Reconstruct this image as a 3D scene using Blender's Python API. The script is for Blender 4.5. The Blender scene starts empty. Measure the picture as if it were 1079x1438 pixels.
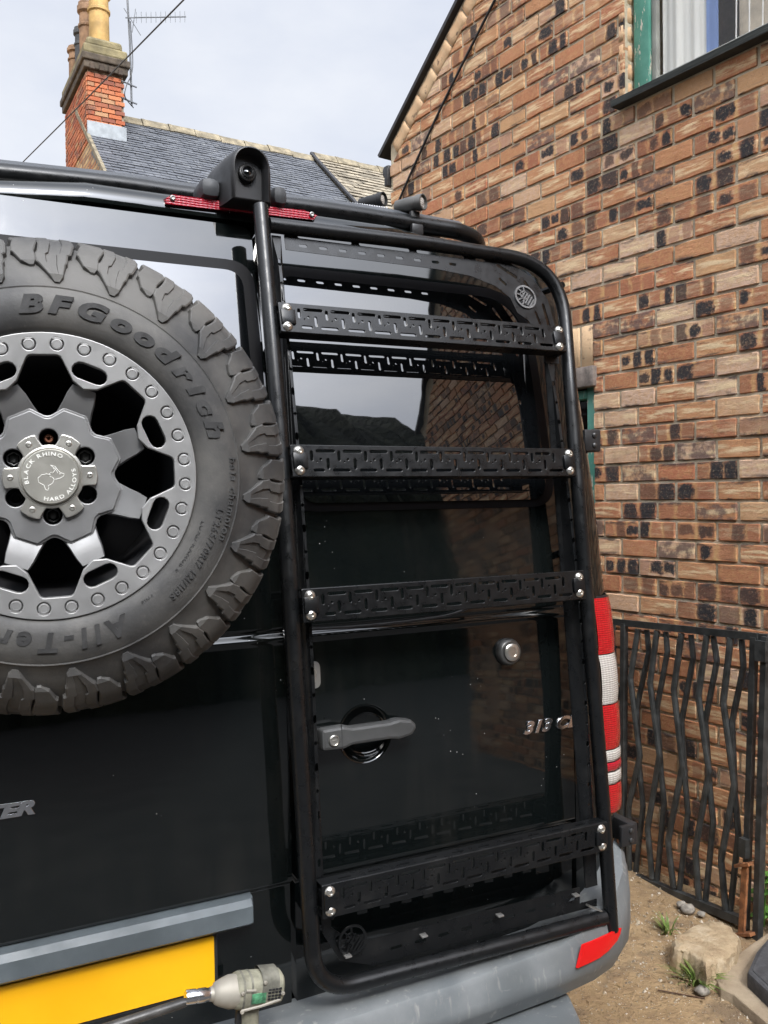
import bpy, bmesh, math, random
import numpy as np
from mathutils import Matrix, Vector
random.seed(7)
S = bpy.context.scene
COL = S.collection

# ------------------------------------------------------------------ camera, sky, sun, exposure
FPX, PCX, PCY, EYE = 1200.0, 539.5, 719.0, 1.75      # focal length and centre in photograph pixels, eye height
def _n(v): return v / np.linalg.norm(v)
_vx = _n(np.array([3010 - PCX, 662 - PCY, FPX]))
_w = _n(np.array([-290 - PCX, 708 - PCY, FPX]))
_up = _n(np.cross(_vx, _w)); _up = -_up if _up[1] > 0 else _up
_fy = np.cross(_up, _vx)
RM = np.array([_vx, _fy, _up])                        # camera frame (x right, y down, z forward) -> world
CAM = np.array([0.0, 0.0, EYE])
cd = bpy.data.cameras.new('camera'); cam = bpy.data.objects.new('camera', cd); COL.objects.link(cam)
M = Matrix.Identity(4)
for i in range(3):
    M[i][0], M[i][1], M[i][2], M[i][3] = RM[i, 0], -RM[i, 1], -RM[i, 2], CAM[i]
cam.matrix_world = M
cd.sensor_fit = 'VERTICAL'; cd.sensor_height = 36.0; cd.sensor_width = 27.0; cd.lens = 36.0 * FPX / 1438.0
cd.clip_start = 0.05; cd.clip_end = 2000
S.camera = cam

SUN_EL, SUN_AZ = math.radians(47), math.radians(188)  # azimuth clockwise from +y
sdir = Vector((math.sin(SUN_AZ) * math.cos(SUN_EL), math.cos(SUN_AZ) * math.cos(SUN_EL), math.sin(SUN_EL)))
W = bpy.data.worlds.new('World'); S.world = W; W.use_nodes = True
nt = W.node_tree; nt.nodes.clear()
def wn(t, **k):
    n = nt.nodes.new(t)
    for a, b in k.items(): setattr(n, a, b)
    return n
sky = wn('ShaderNodeTexSky', sky_type='NISHITA', sun_disc=False, sun_elevation=SUN_EL, sun_rotation=SUN_AZ)
bg = wn('ShaderNodeBackground'); bg.inputs['Strength'].default_value = 0.10
out = wn('ShaderNodeOutputWorld')
tc = wn('ShaderNodeTexCoord')
mp = wn('ShaderNodeMapping'); mp.inputs['Scale'].default_value = (1.5, 1.5, 3.2)
ns = wn('ShaderNodeTexNoise'); ns.inputs['Scale'].default_value = 1.6; ns.inputs['Detail'].default_value = 7; ns.inputs['Roughness'].default_value = .55
rmp = wn('ShaderNodeValToRGB'); rmp.color_ramp.elements[0].position = .34; rmp.color_ramp.elements[1].position = .72
rmp.color_ramp.elements[0].color = (5.3, 5.65, 6.5, 1); rmp.color_ramp.elements[1].color = (7.4, 7.5, 7.75, 1)
dt = wn('ShaderNodeVectorMath', operation='DOT_PRODUCT'); dt.inputs[1].default_value = sdir
nrm = wn('ShaderNodeVectorMath', operation='NORMALIZE')
ac = wn('ShaderNodeMath', operation='ARCCOSINE'); cl_ = wn('ShaderNodeMath', operation='MINIMUM'); cl_.inputs[1].default_value = .99999
dv_ = wn('ShaderNodeMath', operation='MULTIPLY'); dv_.inputs[1].default_value = -1 / math.radians(17)      # thin cloud brightens towards the veiled sun
ex_ = wn('ShaderNodeMath', operation='EXPONENT'); ma = wn('ShaderNodeMath', operation='MULTIPLY_ADD'); ma.inputs[1].default_value = 27.0; ma.inputs[2].default_value = 1.0
gl = wn('ShaderNodeVectorMath', operation='SCALE')
mx = wn('ShaderNodeMix', data_type='RGBA'); mx.inputs[0].default_value = .84
L = nt.links.new
L(tc.outputs['Generated'], mp.inputs[0]); L(mp.outputs[0], ns.inputs['Vector']); L(ns.outputs['Fac'], rmp.inputs[0])
L(tc.outputs['Generated'], nrm.inputs[0]); L(nrm.outputs[0], dt.inputs[0]); L(dt.outputs['Value'], cl_.inputs[0]); L(cl_.outputs[0], ac.inputs[0]); L(ac.outputs[0], dv_.inputs[0]); L(dv_.outputs[0], ex_.inputs[0]); L(ex_.outputs[0], ma.inputs[0])
L(rmp.outputs[0], gl.inputs[0]); L(ma.outputs[0], gl.inputs['Scale'])
L(sky.outputs[0], mx.inputs[6]); L(gl.outputs[0], mx.inputs[7]); L(mx.outputs[2], bg.inputs['Color']); L(bg.outputs[0], out.inputs[0])
sd = bpy.data.lights.new('sun', 'SUN'); sd.energy = 1.5; sd.angle = math.radians(11); sd.color = (1, .95, .86)
so = bpy.data.objects.new('sun', sd); COL.objects.link(so); so.rotation_euler = sdir.to_track_quat('Z', 'Y').to_euler(); so.location = (0, -6, 9)
S.view_settings.view_transform = 'Standard'; S.view_settings.look = 'None'; S.view_settings.gamma = 1; S.view_settings.exposure = 0.45

# ------------------------------------------------------------------ placing helpers
def ray(px, py): return RM @ np.array([px - PCX, py - PCY, FPX])
def D(z): return 1.818 + .1 * max(0.0, z - .9) ** 2        # the rear doors lean forward above waist height
def dD(z): return .2 * max(0.0, z - .9)
def pt(px, py, off=0.0):
    d = ray(px, py); s = 1.9 / d[1]
    for _ in range(60): s = (D(EYE + s * d[2]) - off) / d[1]
    return Vector(CAM + d * s)
def onY(px, py, Y): d = ray(px, py); return Vector(CAM + d * (Y / d[1]))
def onX(px, py, X): d = ray(px, py); return Vector(CAM + d * (X / d[0]))
def onZ(px, py, Z): d = ray(px, py); return Vector(CAM + d * ((Z - EYE) / d[2]))
def depth(px, py, Zc): d = ray(px, py); return Vector(CAM + d * (Zc / FPX))
WP0 = Vector((2.896, 2.558, 0)); WL = Vector((-.152, .988, 0)).normalized(); WN = Vector((-WL.y, WL.x, 0))   # wall base point, direction, outward normal
def onW(px, py, off=0.0):                                   # wall-local (x towards the viewer's right, y into the wall, z)
    d = Vector(ray(px, py)); o = Vector(CAM); s = ((WP0 + WN * off - o).dot(WN)) / d.dot(WN); P = o + d * s
    return Vector((-(P - WP0).dot(WL), -off, P.z))
def tilt(p): t = Vector((0, dD(p.z), 1)).normalized(); return t, Vector((0, -t.z, t.y))
def frame_at(p, X=Vector((1, 0, 0)), T=None, N=None):
    if T is None: T, N = tilt(p)
    m = Matrix.Identity(4)
    for i in range(3): m[i][0], m[i][1], m[i][2], m[i][3] = X[i], T[i], N[i], p[i]
    return m

# ------------------------------------------------------------------ mesh helpers
class B:
    def __init__(s): s.v = []; s.f = []; s.m = []
    def add(s, v, f, mi=0):
        o = len(s.v); s.v += [tuple(p) for p in v]; s.f += [tuple(i + o for i in q) for q in f]; s.m += [mi] * len(f); return s
    def mesh(s, me, mat=Matrix.Identity(4), mi=0):
        return s.add([mat @ v.co for v in me.vertices], [tuple(p.vertices) for p in me.polygons], mi)
    def box(s, c, d, rot=None, mi=0, bev=0.0):
        x, y, z = d[0] / 2, d[1] / 2, d[2] / 2
        if bev <= 0:
            P = [Vector((a * x, b * y, e * z)) for a in (-1, 1) for b in (-1, 1) for e in (-1, 1)]
            F = [(0, 1, 3, 2), (4, 6, 7, 5), (0, 4, 5, 1), (2, 3, 7, 6), (0, 2, 6, 4), (1, 5, 7, 3)]
        else:
            bm = bmesh.new(); bmesh.ops.create_cube(bm, size=1)
            for v in bm.verts: v.co = Vector((v.co.x * d[0], v.co.y * d[1], v.co.z * d[2]))
            bmesh.ops.bevel(bm, geom=bm.edges[:], offset=bev, segments=2, affect='EDGES', profile=.5)
            bm.verts.index_update(); P = [v.co.copy() for v in bm.verts]; F = [tuple(v.index for v in f.verts) for f in bm.faces]; bm.free()
        R = rot or Matrix.Identity(3)
        return s.add([R @ p + Vector(c) for p in P], F, mi)
    def tube(s, pts, r, n=12, mi=0, cap=True, closed=False):
        pts = [Vector(p) for p in pts]; k = len(pts)
        rr = r if isinstance(r, (list, tuple)) else [r] * k
        tan = []
        for i in range(k):
            a = pts[i - 1] if (i or closed) else pts[i]; b = pts[(i + 1) % k] if (i < k - 1 or closed) else pts[i]
            tan.append((b - a).normalized())
        ref = Vector((0, 0, 1)) if abs(tan[0].z) < .9 else Vector((1, 0, 0))
        u = (ref - tan[0] * ref.dot(tan[0])).normalized(); V = []
        for i in range(k):
            u = (u - tan[i] * u.dot(tan[i])).normalized(); w = tan[i].cross(u)
            V += [pts[i] + (u * math.cos(2 * math.pi * j / n) + w * math.sin(2 * math.pi * j / n)) * rr[i] for j in range(n)]
        Fc = []
        for i in range(k if closed else k - 1):
            for j in range(n):
                a = i * n + j; b = i * n + (j + 1) % n; c = ((i + 1) % k) * n + (j + 1) % n; d = ((i + 1) % k) * n + j
                Fc.append((a, b, c, d))
        if cap and not closed: Fc += [tuple(reversed(range(n))), tuple(range((k - 1) * n, k * n))]
        return s.add(V, Fc, mi)
    def lathe(s, prof, mat=Matrix.Identity(4), n=32, mi=0, cap=(False, False)):   # prof: (radius, height) about local z
        V = [mat @ Vector((r * math.cos(2 * math.pi * j / n), r * math.sin(2 * math.pi * j / n), h)) for r, h in prof for j in range(n)]
        Fc = []
        for i in range(len(prof) - 1):
            for j in range(n):
                Fc.append((i * n + j, i * n + (j + 1) % n, (i + 1) * n + (j + 1) % n, (i + 1) * n + j))
        if cap[0]: Fc.append(tuple(reversed(range(n))))
        if cap[1]: Fc.append(tuple(range((len(prof) - 1) * n, len(prof) * n)))
        return s.add(V, Fc, mi)
    def loft(s, rings, closed=True, cap=True, mi=0):
        n = len(rings[0]); V = [p for r in rings for p in r]; Fc = []
        for i in range(len(rings) - 1):
            for j in range(n if closed else n - 1):
                Fc.append((i * n + j, i * n + (j + 1) % n, (i + 1) * n + (j + 1) % n, (i + 1) * n + j))
        if cap and closed: Fc += [tuple(reversed(range(n))), tuple(range((len(rings) - 1) * n, len(rings) * n))]
        return s.add(V, Fc, mi)
    def build(s, name, mats, parent=None, angle=35, recalc=True):
        me = bpy.data.meshes.new(name); me.from_pydata(s.v, [], s.f); me.update()
        if recalc:
            bm = bmesh.new(); bm.from_mesh(me); bmesh.ops.recalc_face_normals(bm, faces=bm.faces); bm.to_mesh(me); bm.free()
        mats = mats if isinstance(mats, (list, tuple)) else [mats]
        for m in mats: me.materials.append(m)
        me.polygons.foreach_set('material_index', s.m)
        if angle: 
            me.polygons.foreach_set('use_smooth', [True] * len(me.polygons)); me.set_sharp_from_angle(angle=math.radians(angle))
        return link(name, me, parent)
def link(name, me, parent=None):
    o = bpy.data.objects.new(name, me); COL.objects.link(o)
    if parent is not None: adopt(o, parent)
    return o
WORLD = {}
def adopt(o, parent):
    o.parent = parent; o.matrix_parent_inverse = WORLD.get(parent.name, Matrix.Identity(4)).inverted()
def empty(name, loc, label=None, cat=None, group=None, mat=None):
    o = bpy.data.objects.new(name, None); COL.objects.link(o); o.empty_display_size = .1
    if mat is None: mat = Matrix.Translation(loc)
    o.matrix_world = mat; WORLD[o.name] = mat.copy()
    return tag(o, label, cat, group)
def tag(o, label=None, cat=None, group=None, kind=None):
    for k, v in (('label', label), ('category', cat), ('group', group), ('kind', kind)):
        if v: o[k] = v
    return o
def copy_tree(o, parent=None):
    c = o.copy(); COL.objects.link(c)
    if parent is not None: c.parent = parent
    for ch in list(o.children): copy_tree(ch, c)
    return c

def fillet(P, r, seg=5):
    P = [Vector(p[:2]) for p in P]; n = len(P); out = []
    rs = r if isinstance(r, (list, tuple)) else [r] * n
    for i in range(n):
        a, b, c = P[i - 1], P[i], P[(i + 1) % n]; u = a - b; w = c - b
        lu, lw = u.length, w.length
        if lu < 1e-9 or lw < 1e-9 or rs[i] <= 0: out.append(b); continue
        u /= lu; w /= lw; ang = math.acos(max(-1, min(1, u.dot(w))))
        if ang > 3.10: out.append(b); continue
        t = min(rs[i] / math.tan(ang / 2), lu * .48, lw * .48)
        p0 = b + u * t; p1 = b + w * t
        for k in range(seg + 1):
            s = k / seg; out.append((1 - s) ** 2 * p0 + 2 * s * (1 - s) * b + s * s * p1)
    return out
def slot(cx, cy, l, w, ang=0.0, seg=5):
    r = w / 2; h = max(l / 2 - r, 0); P = []
    for k in range(seg + 1):
        a = -math.pi / 2 + math.pi * k / seg; P.append((h + r * math.cos(a), r * math.sin(a)))
    for k in range(seg + 1):
        a = math.pi / 2 + math.pi * k / seg; P.append((-h + r * math.cos(a), r * math.sin(a)))
    c, s = math.cos(ang), math.sin(ang)
    return [(cx + x * c - y * s, cy + x * s + y * c) for x, y in P]
def circ(cx, cy, r, n=24): return [(cx + r * math.cos(2 * math.pi * k / n), cy + r * math.sin(2 * math.pi * k / n)) for k in range(n)]
def curve_mesh(cu):
    o = bpy.data.objects.new('working_outline', cu); COL.objects.link(o)
    dg = bpy.context.evaluated_depsgraph_get()
    me = bpy.data.meshes.new_from_object(o.evaluated_get(dg)); bpy.data.objects.remove(o); bpy.data.curves.remove(cu); return me
def plate(loops, th=.002, bev=0.0):                          # flat plate with holes in xy, centred on z = 0
    cu = bpy.data.curves.new('outline', 'CURVE'); cu.dimensions = '2D'; cu.fill_mode = 'BOTH' if th > 0 else 'FRONT'
    cu.extrude = th / 2; cu.bevel_depth = bev; cu.bevel_resolution = 1; cu.offset = -bev
    for lp in loops:
        sp = cu.splines.new('POLY'); sp.points.add(len(lp) - 1); sp.use_cyclic_u = True
        for q, p in zip(sp.points, lp): q.co = (p[0], p[1], 0, 1)
    return curve_mesh(cu)
def text(s, size, ext=.001, shear=0.0, bold=0.0, bev=0.0, sx=1.0, spacing=1.0):
    cu = bpy.data.curves.new('lettering', 'FONT'); cu.body = s; cu.size = size; cu.extrude = ext; cu.shear = shear; cu.offset = bold; cu.bevel_depth = bev
    cu.space_character = spacing; cu.resolution_u = 4
    me = curve_mesh(cu)
    if sx != 1:
        for v in me.vertices: v.co.x *= sx
    return me
def text_arc(b, s, size, radius, a0, yof, clockwise=True, ext=.001, shear=0.0, bold=0.0, gap=.12, mi=0, sx=1.0, mat=Matrix.Identity(4)):
    """letters along a circle in a wheel's xz plane (seen from -y); a0 = start angle in degrees"""
    a = math.radians(a0)
    for ch in s:
        if ch == ' ': a += (-1 if clockwise else 1) * size * .4 * sx / radius; continue
        me = text(ch, size, ext, shear, bold, sx=sx); xs = [v.co.x for v in me.vertices]
        if not xs: continue
        x0, wd = min(xs), max(xs) - min(xs); mid = a + (-1 if clockwise else 1) * wd / 2 / radius
        rad = Vector((math.cos(mid), 0, math.sin(mid))); tn = Vector((math.sin(mid), 0, -math.cos(mid)))
        if not clockwise: tn, up = -tn, -rad
        else: up = rad
        base = rad * radius
        m = Matrix.Identity(4); o = base - tn * (x0 + wd / 2); nv = Vector((0, -1, 0))
        for i in range(3): m[i][0], m[i][1], m[i][2], m[i][3] = tn[i], up[i], nv[i], o[i]
        m[1][3] += yof
        b.mesh(me, mat @ m, mi); bpy.data.meshes.remove(me)
        a += (-1 if clockwise else 1) * (wd + size * gap) / radius
def smooth_path(P, r, seg=6):                                # polyline with filleted corners (3-D)
    P = [Vector(p) for p in P]; out = [P[0]]
    rs = r if isinstance(r, (list, tuple)) else [r] * len(P)
    for i in range(1, len(P) - 1):
        a, b, c = P[i - 1], P[i], P[i + 1]; u = (a - b); w = (c - b); lu, lw = u.length, w.length; u /= lu; w /= lw
        ang = math.acos(max(-1, min(1, u.dot(w))))
        if ang > 3.08 or rs[i] <= 0: out.append(b); continue
        t = min(rs[i] / math.tan(ang / 2), lu * .49, lw * .49)
        for k in range(seg + 1):
            s = k / seg; out.append((1 - s) ** 2 * (b + u * t) + 2 * s * (1 - s) * b + s * s * (b + w * t))
    out.append(P[-1]); return out
def catmull(P, seg=6):
    P = [Vector(p) for p in P]; Q = [P[0] * 2 - P[1]] + P + [P[-1] * 2 - P[-2]]; out = []
    for i in range(1, len(Q) - 2):
        for k in range(seg):
            t = k / seg; a, b, c, d = Q[i - 1], Q[i], Q[i + 1], Q[i + 2]
            out.append(.5 * ((2 * b) + (c - a) * t + (2 * a - 5 * b + 4 * c - d) * t * t + (3 * b - a - 3 * c + d) * t ** 3))
    out.append(P[-1]); return out

# ------------------------------------------------------------------ materials
class Mat:
    def __init__(s, name, **k):
        s.m = bpy.data.materials.new(name); s.m.use_nodes = True; s.t = s.m.node_tree; s.p = s.t.nodes['Principled BSDF']; s.o = s.t.nodes['Material Output']
        for a, v in k.items(): s.set(a, v)
        s._tc = None
    def set(s, a, v):
        a = {'color': 'Base Color', 'rough': 'Roughness', 'metal': 'Metallic', 'ior': 'IOR', 'coat': 'Coat Weight', 'coatr': 'Coat Roughness', 'spec': 'Specular IOR Level', 'trans': 'Transmission Weight', 'alpha': 'Alpha'}.get(a, a)
        if isinstance(v, tuple) and len(v) == 3: v = v + (1,)
        s.p.inputs[a].default_value = v
    def n(s, t, ins=None, **k):
        x = s.t.nodes.new(t)
        for a, b in k.items(): setattr(x, a, b)
        for a, b in (ins or {}).items(): s.i(x, a, b)
        return x
    def i(s, x, a, b):
        if isinstance(b, bpy.types.NodeSocket): s.t.links.new(b, x.inputs[a])
        elif isinstance(b, tuple) and len(b) == 3 and x.inputs[a].type == 'RGBA': x.inputs[a].default_value = b + (1,)
        else: x.inputs[a].default_value = b
    def co(s, which='Object', obj=None):
        t = s.n('ShaderNodeTexCoord')
        if obj is not None: t.object = obj
        return t.outputs[which]
    def pos(s): return s.n('ShaderNodeNewGeometry').outputs['Position']
    def math(s, op, a, b=0.0, c=0.0, clamp=False):
        x = s.n('ShaderNodeMath', operation=op, use_clamp=clamp); s.i(x, 0, a); s.i(x, 1, b)
        if len(x.inputs) > 2: s.i(x, 2, c)
        return x.outputs[0]
    def noise(s, vec, scale, detail=4, rough=.55, out='Fac', dist=0.0, dim='3D'):
        x = s.n('ShaderNodeTexNoise', noise_dimensions=dim); s.i(x, 'Vector', vec); s.i(x, 'Scale', scale); s.i(x, 'Detail', detail); s.i(x, 'Roughness', rough); s.i(x, 'Distortion', dist)
        return x.outputs[out]
    def voro(s, vec, scale, out='Distance', feature='F1', rnd=1.0):
        x = s.n('ShaderNodeTexVoronoi', feature=feature); s.i(x, 'Vector', vec); s.i(x, 'Scale', scale); s.i(x, 'Randomness', rnd); return x.outputs[out]
    def scale(s, vec, sc, loc=(0, 0, 0)):
        x = s.n('ShaderNodeMapping'); s.i(x, 0, vec); x.inputs['Scale'].default_value = sc; x.inputs['Location'].default_value = loc; return x.outputs[0]
    def rng(s, v, a, b, c=0.0, d=1.0, smooth=True):
        x = s.n('ShaderNodeMapRange', interpolation_type='SMOOTHSTEP' if smooth else 'LINEAR'); s.i(x, 0, v)
        for k, q in zip((1, 2, 3, 4), (a, b, c, d)): s.i(x, k, q)
        return x.outputs[0]
    def mix(s, f, a, b, mode='MIX'):
        x = s.n('ShaderNodeMix', data_type='RGBA', blend_type=mode); s.i(x, 0, f); s.i(x, 6, a); s.i(x, 7, b); return x.outputs[2]
    def ramp(s, f, *stops):
        x = s.n('ShaderNodeValToRGB'); s.i(x, 0, f); e = x.color_ramp.elements
        while len(e) < len(stops): e.new(.5)
        for q, (p, c) in zip(e, stops): q.position = p; q.color = tuple(c) + (1,)
        return x.outputs[0]
    def link(s, a, sock):
        a = {'color': 'Base Color', 'rough': 'Roughness', 'normal': 'Normal', 'metal': 'Metallic'}.get(a, a); s.t.links.new(sock, s.p.inputs[a]); return s
    def bump(s, h, strength=.3, dist=.01):
        x = s.n('ShaderNodeBump'); s.i(x, 'Height', h); s.i(x, 'Strength', strength); s.i(x, 'Distance', dist); s.t.links.new(x.outputs[0], s.p.inputs['Normal']); return s

def paint():
    m = Mat('black_paint', color=(.004, .005, .006), rough=.03, ior=1.62); p = m.pos()
    dust = m.noise(p, 3.2, 6, .6); streak = m.noise(m.scale(p, (9, 9, .9)), 3, 4)
    sp = m.voro(p, 60); dot = m.rng(sp, .035, .075, 1, 0); sel = m.rng(m.noise(p, 9, 2), .59, .63); dot = m.math('MULTIPLY', dot, sel)
    dirt = m.math('MULTIPLY', m.rng(dust, .38, .8), m.rng(streak, .3, .8))
    c = m.mix(m.math('MULTIPLY', dirt, .12), (.0035, .0048, .0048), (.10, .088, .074)); c = m.mix(dot, c, (.5, .5, .48))
    m.link('color', c); m.link('rough', m.math('ADD', m.math('MULTIPLY', dirt, .16), m.math('ADD', m.math('MULTIPLY', dot, .5), .03)))
    m.bump(m.noise(p, 5, 3), .04, .01); return m.m
PAINT = paint()
def powder():
    m = Mat('black_powder_coat', color=(.006, .0065, .007), rough=.30, ior=1.45); p = m.co()
    d = m.noise(p, 14, 5, .6); m.link('color', m.mix(m.math('MULTIPLY', m.rng(d, .5, .8), .12), (.005, .0055, .006), (.07, .066, .06)))
    m.link('rough', m.rng(m.noise(p, 40, 3), .3, .7, .25, .40)); m.bump(m.noise(p, 700, 2), .06, .001); return m.m
POWDER = powder()
def plastic(name, c, rough=.5, var=.25, sc=6, bump=.08):
    m = Mat(name, color=c, rough=rough); p = m.co(); d = m.noise(p, sc, 6, .6)
    m.link('color', m.mix(m.rng(d, .3, .75), tuple(x * (1 - var) for x in c), tuple(min(1, x * (1 + var)) for x in c)))
    m.link('rough', m.rng(m.noise(p, sc * 3, 4), .3, .7, rough - .08, rough + .1)); m.bump(m.noise(p, 350, 2), bump, .002); return m.m
def bumper_mat():
    m = Mat('grey_bumper_plastic', rough=.5); p = m.pos(); d = m.noise(p, 5, 6, .62); s = m.noise(m.scale(p, (30, 30, 3)), 2, 5)
    c = m.mix(m.rng(d, .3, .75), (.105, .116, .121), (.175, .184, .185)); c = m.mix(m.math('MULTIPLY', m.rng(s, .58, .76), .5), c, (.34, .33, .30)); w5 = m.noise(m.scale(p, (3, 8, 26)), 5, 6, .7); c = m.mix(m.rng(w5, .62, .72, 0, .16), c, (.40, .40, .38)); c = m.mix(m.rng(m.noise(p, 2.3, 4), .5, .7, 0, .35), c, (.09, .088, .08))
    m.link('color', c); m.link('rough', m.rng(d, .3, .7, .40, .56)); m.bump(m.noise(p, 420, 2), .10, .0015); return m.m
BUMPER = bumper_mat()
GREYPL = plastic('grey_trim_plastic', (.085, .10, .108), .45)
BLACKPL = plastic('black_plastic', (.018, .018, .019), .48)
HANDLEPL = plastic('faded_grey_plastic', (.060, .061, .060), .45)
SEAL = Mat('rubber_seal', color=(.004, .004, .005), rough=.45, ior=1.22).m
GLASS = Mat('privacy_glass', color=(.003, .0035, .004), rough=.015, ior=1.98); GLASS.bump(GLASS.noise(GLASS.pos(), 4, 3), .035, .01); GLASS = GLASS.m
STEEL = Mat('zinc_bolt', color=(.62, .60, .55), rough=.28, metal=.9)
STEEL.bump(STEEL.noise(STEEL.co(), 90, 3), .1, .002); STEEL = STEEL.m
CHROME = Mat('chrome', color=(.75, .76, .78), rough=.24, metal=1.0).m
DULLSTEEL = Mat('dull_steel', color=(.36, .35, .33), rough=.42, metal=.8).m
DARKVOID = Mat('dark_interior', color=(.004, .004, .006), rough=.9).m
def lens(name, c, rough=.12):
    m = Mat(name, color=c, rough=rough, ior=1.5); p = m.pos()
    w = m.n('ShaderNodeTexWave', {'Vector': p, 'Scale': 55.0, 'Distortion': 1.5, 'Detail': 2.0}, wave_type='BANDS', bands_direction='Z').outputs['Fac']
    w2 = m.n('ShaderNodeTexWave', {'Vector': p, 'Scale': 30.0, 'Distortion': .5}, wave_type='BANDS', bands_direction='X').outputs['Fac']
    f = m.math('ADD', m.math('MULTIPLY', w, .75), m.math('MULTIPLY', w2, .25)); m.link('color', m.mix(f, tuple(x * .6 for x in c), tuple(min(1, x * 1.25) for x in c))); m.bump(f, .35, .004); m.set('coat', 1.0); m.set('coatr', .03); return m.m
LENSRED = lens('red_lens', (.42, .004, .010)); LENSCLEAR = lens('clear_lens', (.50, .47, .43)); LENSPINK = lens('deep_red_lens', (.36, .006, .02))
REFLECTOR = Mat('red_reflector', color=(.62, .008, .008), rough=.22); REFLECTOR.bump(REFLECTOR.voro(REFLECTOR.pos(), 260), .1, .002); REFLECTOR = REFLECTOR.m
def rubber():
    m = Mat('tyre_rubber', rough=.62); p = m.pos(); d = m.noise(p, 5, 6, .6); f = m.noise(p, 60, 4)
    c = m.mix(m.rng(d, .32, .72), (.026, .026, .0264), (.100, .095, .086)); c = m.mix(m.math('MULTIPLY', m.rng(f, .55, .8), .3), c, (.125, .118, .105))
    m.link('color', c); m.bump(m.noise(p, 240, 3), .18, .002); return m.m
RUBBER = rubber()
LETTER = plastic('tyre_lettering_rubber', (.038, .0375, .037), .5, .3, 40)
def alloy(name, c, rough, metal=.75):
    m = Mat(name, rough=rough, metal=metal); p = m.co(); d = m.noise(p, 9, 5)
    m.link('color', m.mix(m.rng(d, .3, .7), tuple(x * .86 for x in c), tuple(x * 1.1 for x in c))); m.link('rough', m.rng(m.noise(p, 30, 4), .3, .7, rough - .05, rough + .07)); m.bump(m.noise(p, 600, 2), .05, .001); return m.m
ALLOY = alloy('gunmetal_alloy', (.215, .214, .212), .46, .5); ALLOYL = alloy('machined_alloy', (.32, .317, .31), .45, .55); CAPM = alloy('cap_metal', (.50, .485, .44), .35); CAPDISC = alloy('cap_disc_metal', (.36, .35, .31), .45, .6)
WHITEMARK = Mat('white_marking', color=(.78, .77, .72), rough=.5).m
RUSTNUT = alloy('rusty_metal', (.22, .085, .045), .6, .3); NUT = alloy('dark_lug_metal', (.10, .10, .10), .4, .8)
def yellow():
    m = Mat('yellow_plate', rough=.32); p = m.pos(); m.link('color', m.mix(m.rng(m.noise(p, 4, 4), .3, .7), (.80, .385, .004), (.88, .45, .008))); return m.m
YELLOW = yellow()

# ------------------------------------------------------------------ setting: ground, hills
def ground_mat():
    m = Mat('dusty_ground', rough=.95); p = m.pos(); a = m.noise(p, 1.6, 6, .6); b = m.noise(p, 14, 6, .65); g = m.voro(p, 95); g2 = m.voro(p, 170); gs = m.noise(p, 55, 3)
    c = m.ramp(a, (.28, (.20, .130, .066)), (.5, (.275, .185, .094)), (.72, (.36, .255, .14)))
    c = m.mix(m.rng(b, .42, .70), c, (.21, .135, .07)); c = m.mix(m.rng(m.noise(p, 3.2, 5, .7), .50, .66, 0, .75), c, (.12, .082, .05)); 
    c = m.mix(m.math('MULTIPLY', m.rng(g, .12, .30, 1, 0), m.rng(gs, .52, .60)), c, (.50, .44, .35))
    c = m.mix(m.math('MULTIPLY', m.rng(g2, .08, .25, 1, 0), m.rng(gs, .44, .36)), c, (.09, .065, .045))
    m.link('color', c); h = m.math('ADD', m.math('MULTIPLY', b, 1.0), m.math('MULTIPLY', m.rng(g, 0, .4, 1, 0), .35)); m.bump(h, .75, .03); return m.m
GROUND = ground_mat()
g = B(); N = 60
xs = [-400, -120, -40, -12] + list(np.linspace(-4, 5, 46)) + [12, 40, 120, 400]; ys = [-400, -120, -40, -12] + list(np.linspace(-3, 6, 46)) + [12, 40, 120, 400]
def gz(x, y):
    if abs(x) > 5 or abs(y) > 6: return 0.0
    return .012 * math.sin(3.1 * x + 1.7 * y) * math.sin(2.3 * y - .8 * x) + .006 * math.sin(9 * x + 4 * y) * math.cos(7 * y)
g.add([(x, y, gz(x, y)) for x in xs for y in ys], [(i * len(ys) + j, (i + 1) * len(ys) + j, (i + 1) * len(ys) + j + 1, i * len(ys) + j + 1) for i in range(len(xs) - 1) for j in range(len(ys) - 1)])
tag(g.build('ground', GROUND), kind='structure')
ar = Mat('added_dark_surface', rough=.9); _p = ar.pos(); ar.link('color', ar.ramp(ar.noise(_p, 3, 6, .65), (.3, (.030, .030, .031)), (.7, (.062, .060, .058)))); ar.bump(ar.noise(_p, 90, 4), .5, .01)
b = B(); b.box((0, -49.5, .004), (160, 101.4, .03)); tag(b.build('unseen_dark_ground', ar.m, None, 0), kind='structure')  # unseen dark ground added behind the viewpoint to darken the door reflections
def wood_mat():
    m = Mat('woodland', rough=.95); p = m.pos(); d = m.noise(p, .8, 6, .65); m.link('color', m.ramp(d, (.3, (.012, .016, .009)), (.7, (.045, .055, .028)))); m.bump(m.noise(p, 2.0, 5), .8, .6); return m.m
h = B(); R_ = random.Random(3); hx = np.linspace(-60, 60, 481); V = []; 
prof = [(-14, 0.0), (-15, .35), (-17, .62), (-20, .85), (-24, 1.0), (-34, .9), (-60, .2)]
for x in hx:
    H = 20.6 - .33 * x + 1.1 * math.sin(.23 * x) + .5 * math.sin(.9 * x + 1) + .3 * math.sin(2.9 * x) + .25 * math.sin(6.1 * x + 2) + R_.uniform(-.28, .28)
    for y, k in prof: V.append((x + R_.uniform(-.2, .2), y + R_.uniform(-.5, .5), max(H, 7) * k - .3))
n = len(prof)
h.add(V, [(i * n + j, (i + 1) * n + j, (i + 1) * n + j + 1, i * n + j + 1) for i in range(len(hx) - 1) for j in range(n - 1)])
tag(h.build('hills', wood_mat(), angle=60), kind='structure')

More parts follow.
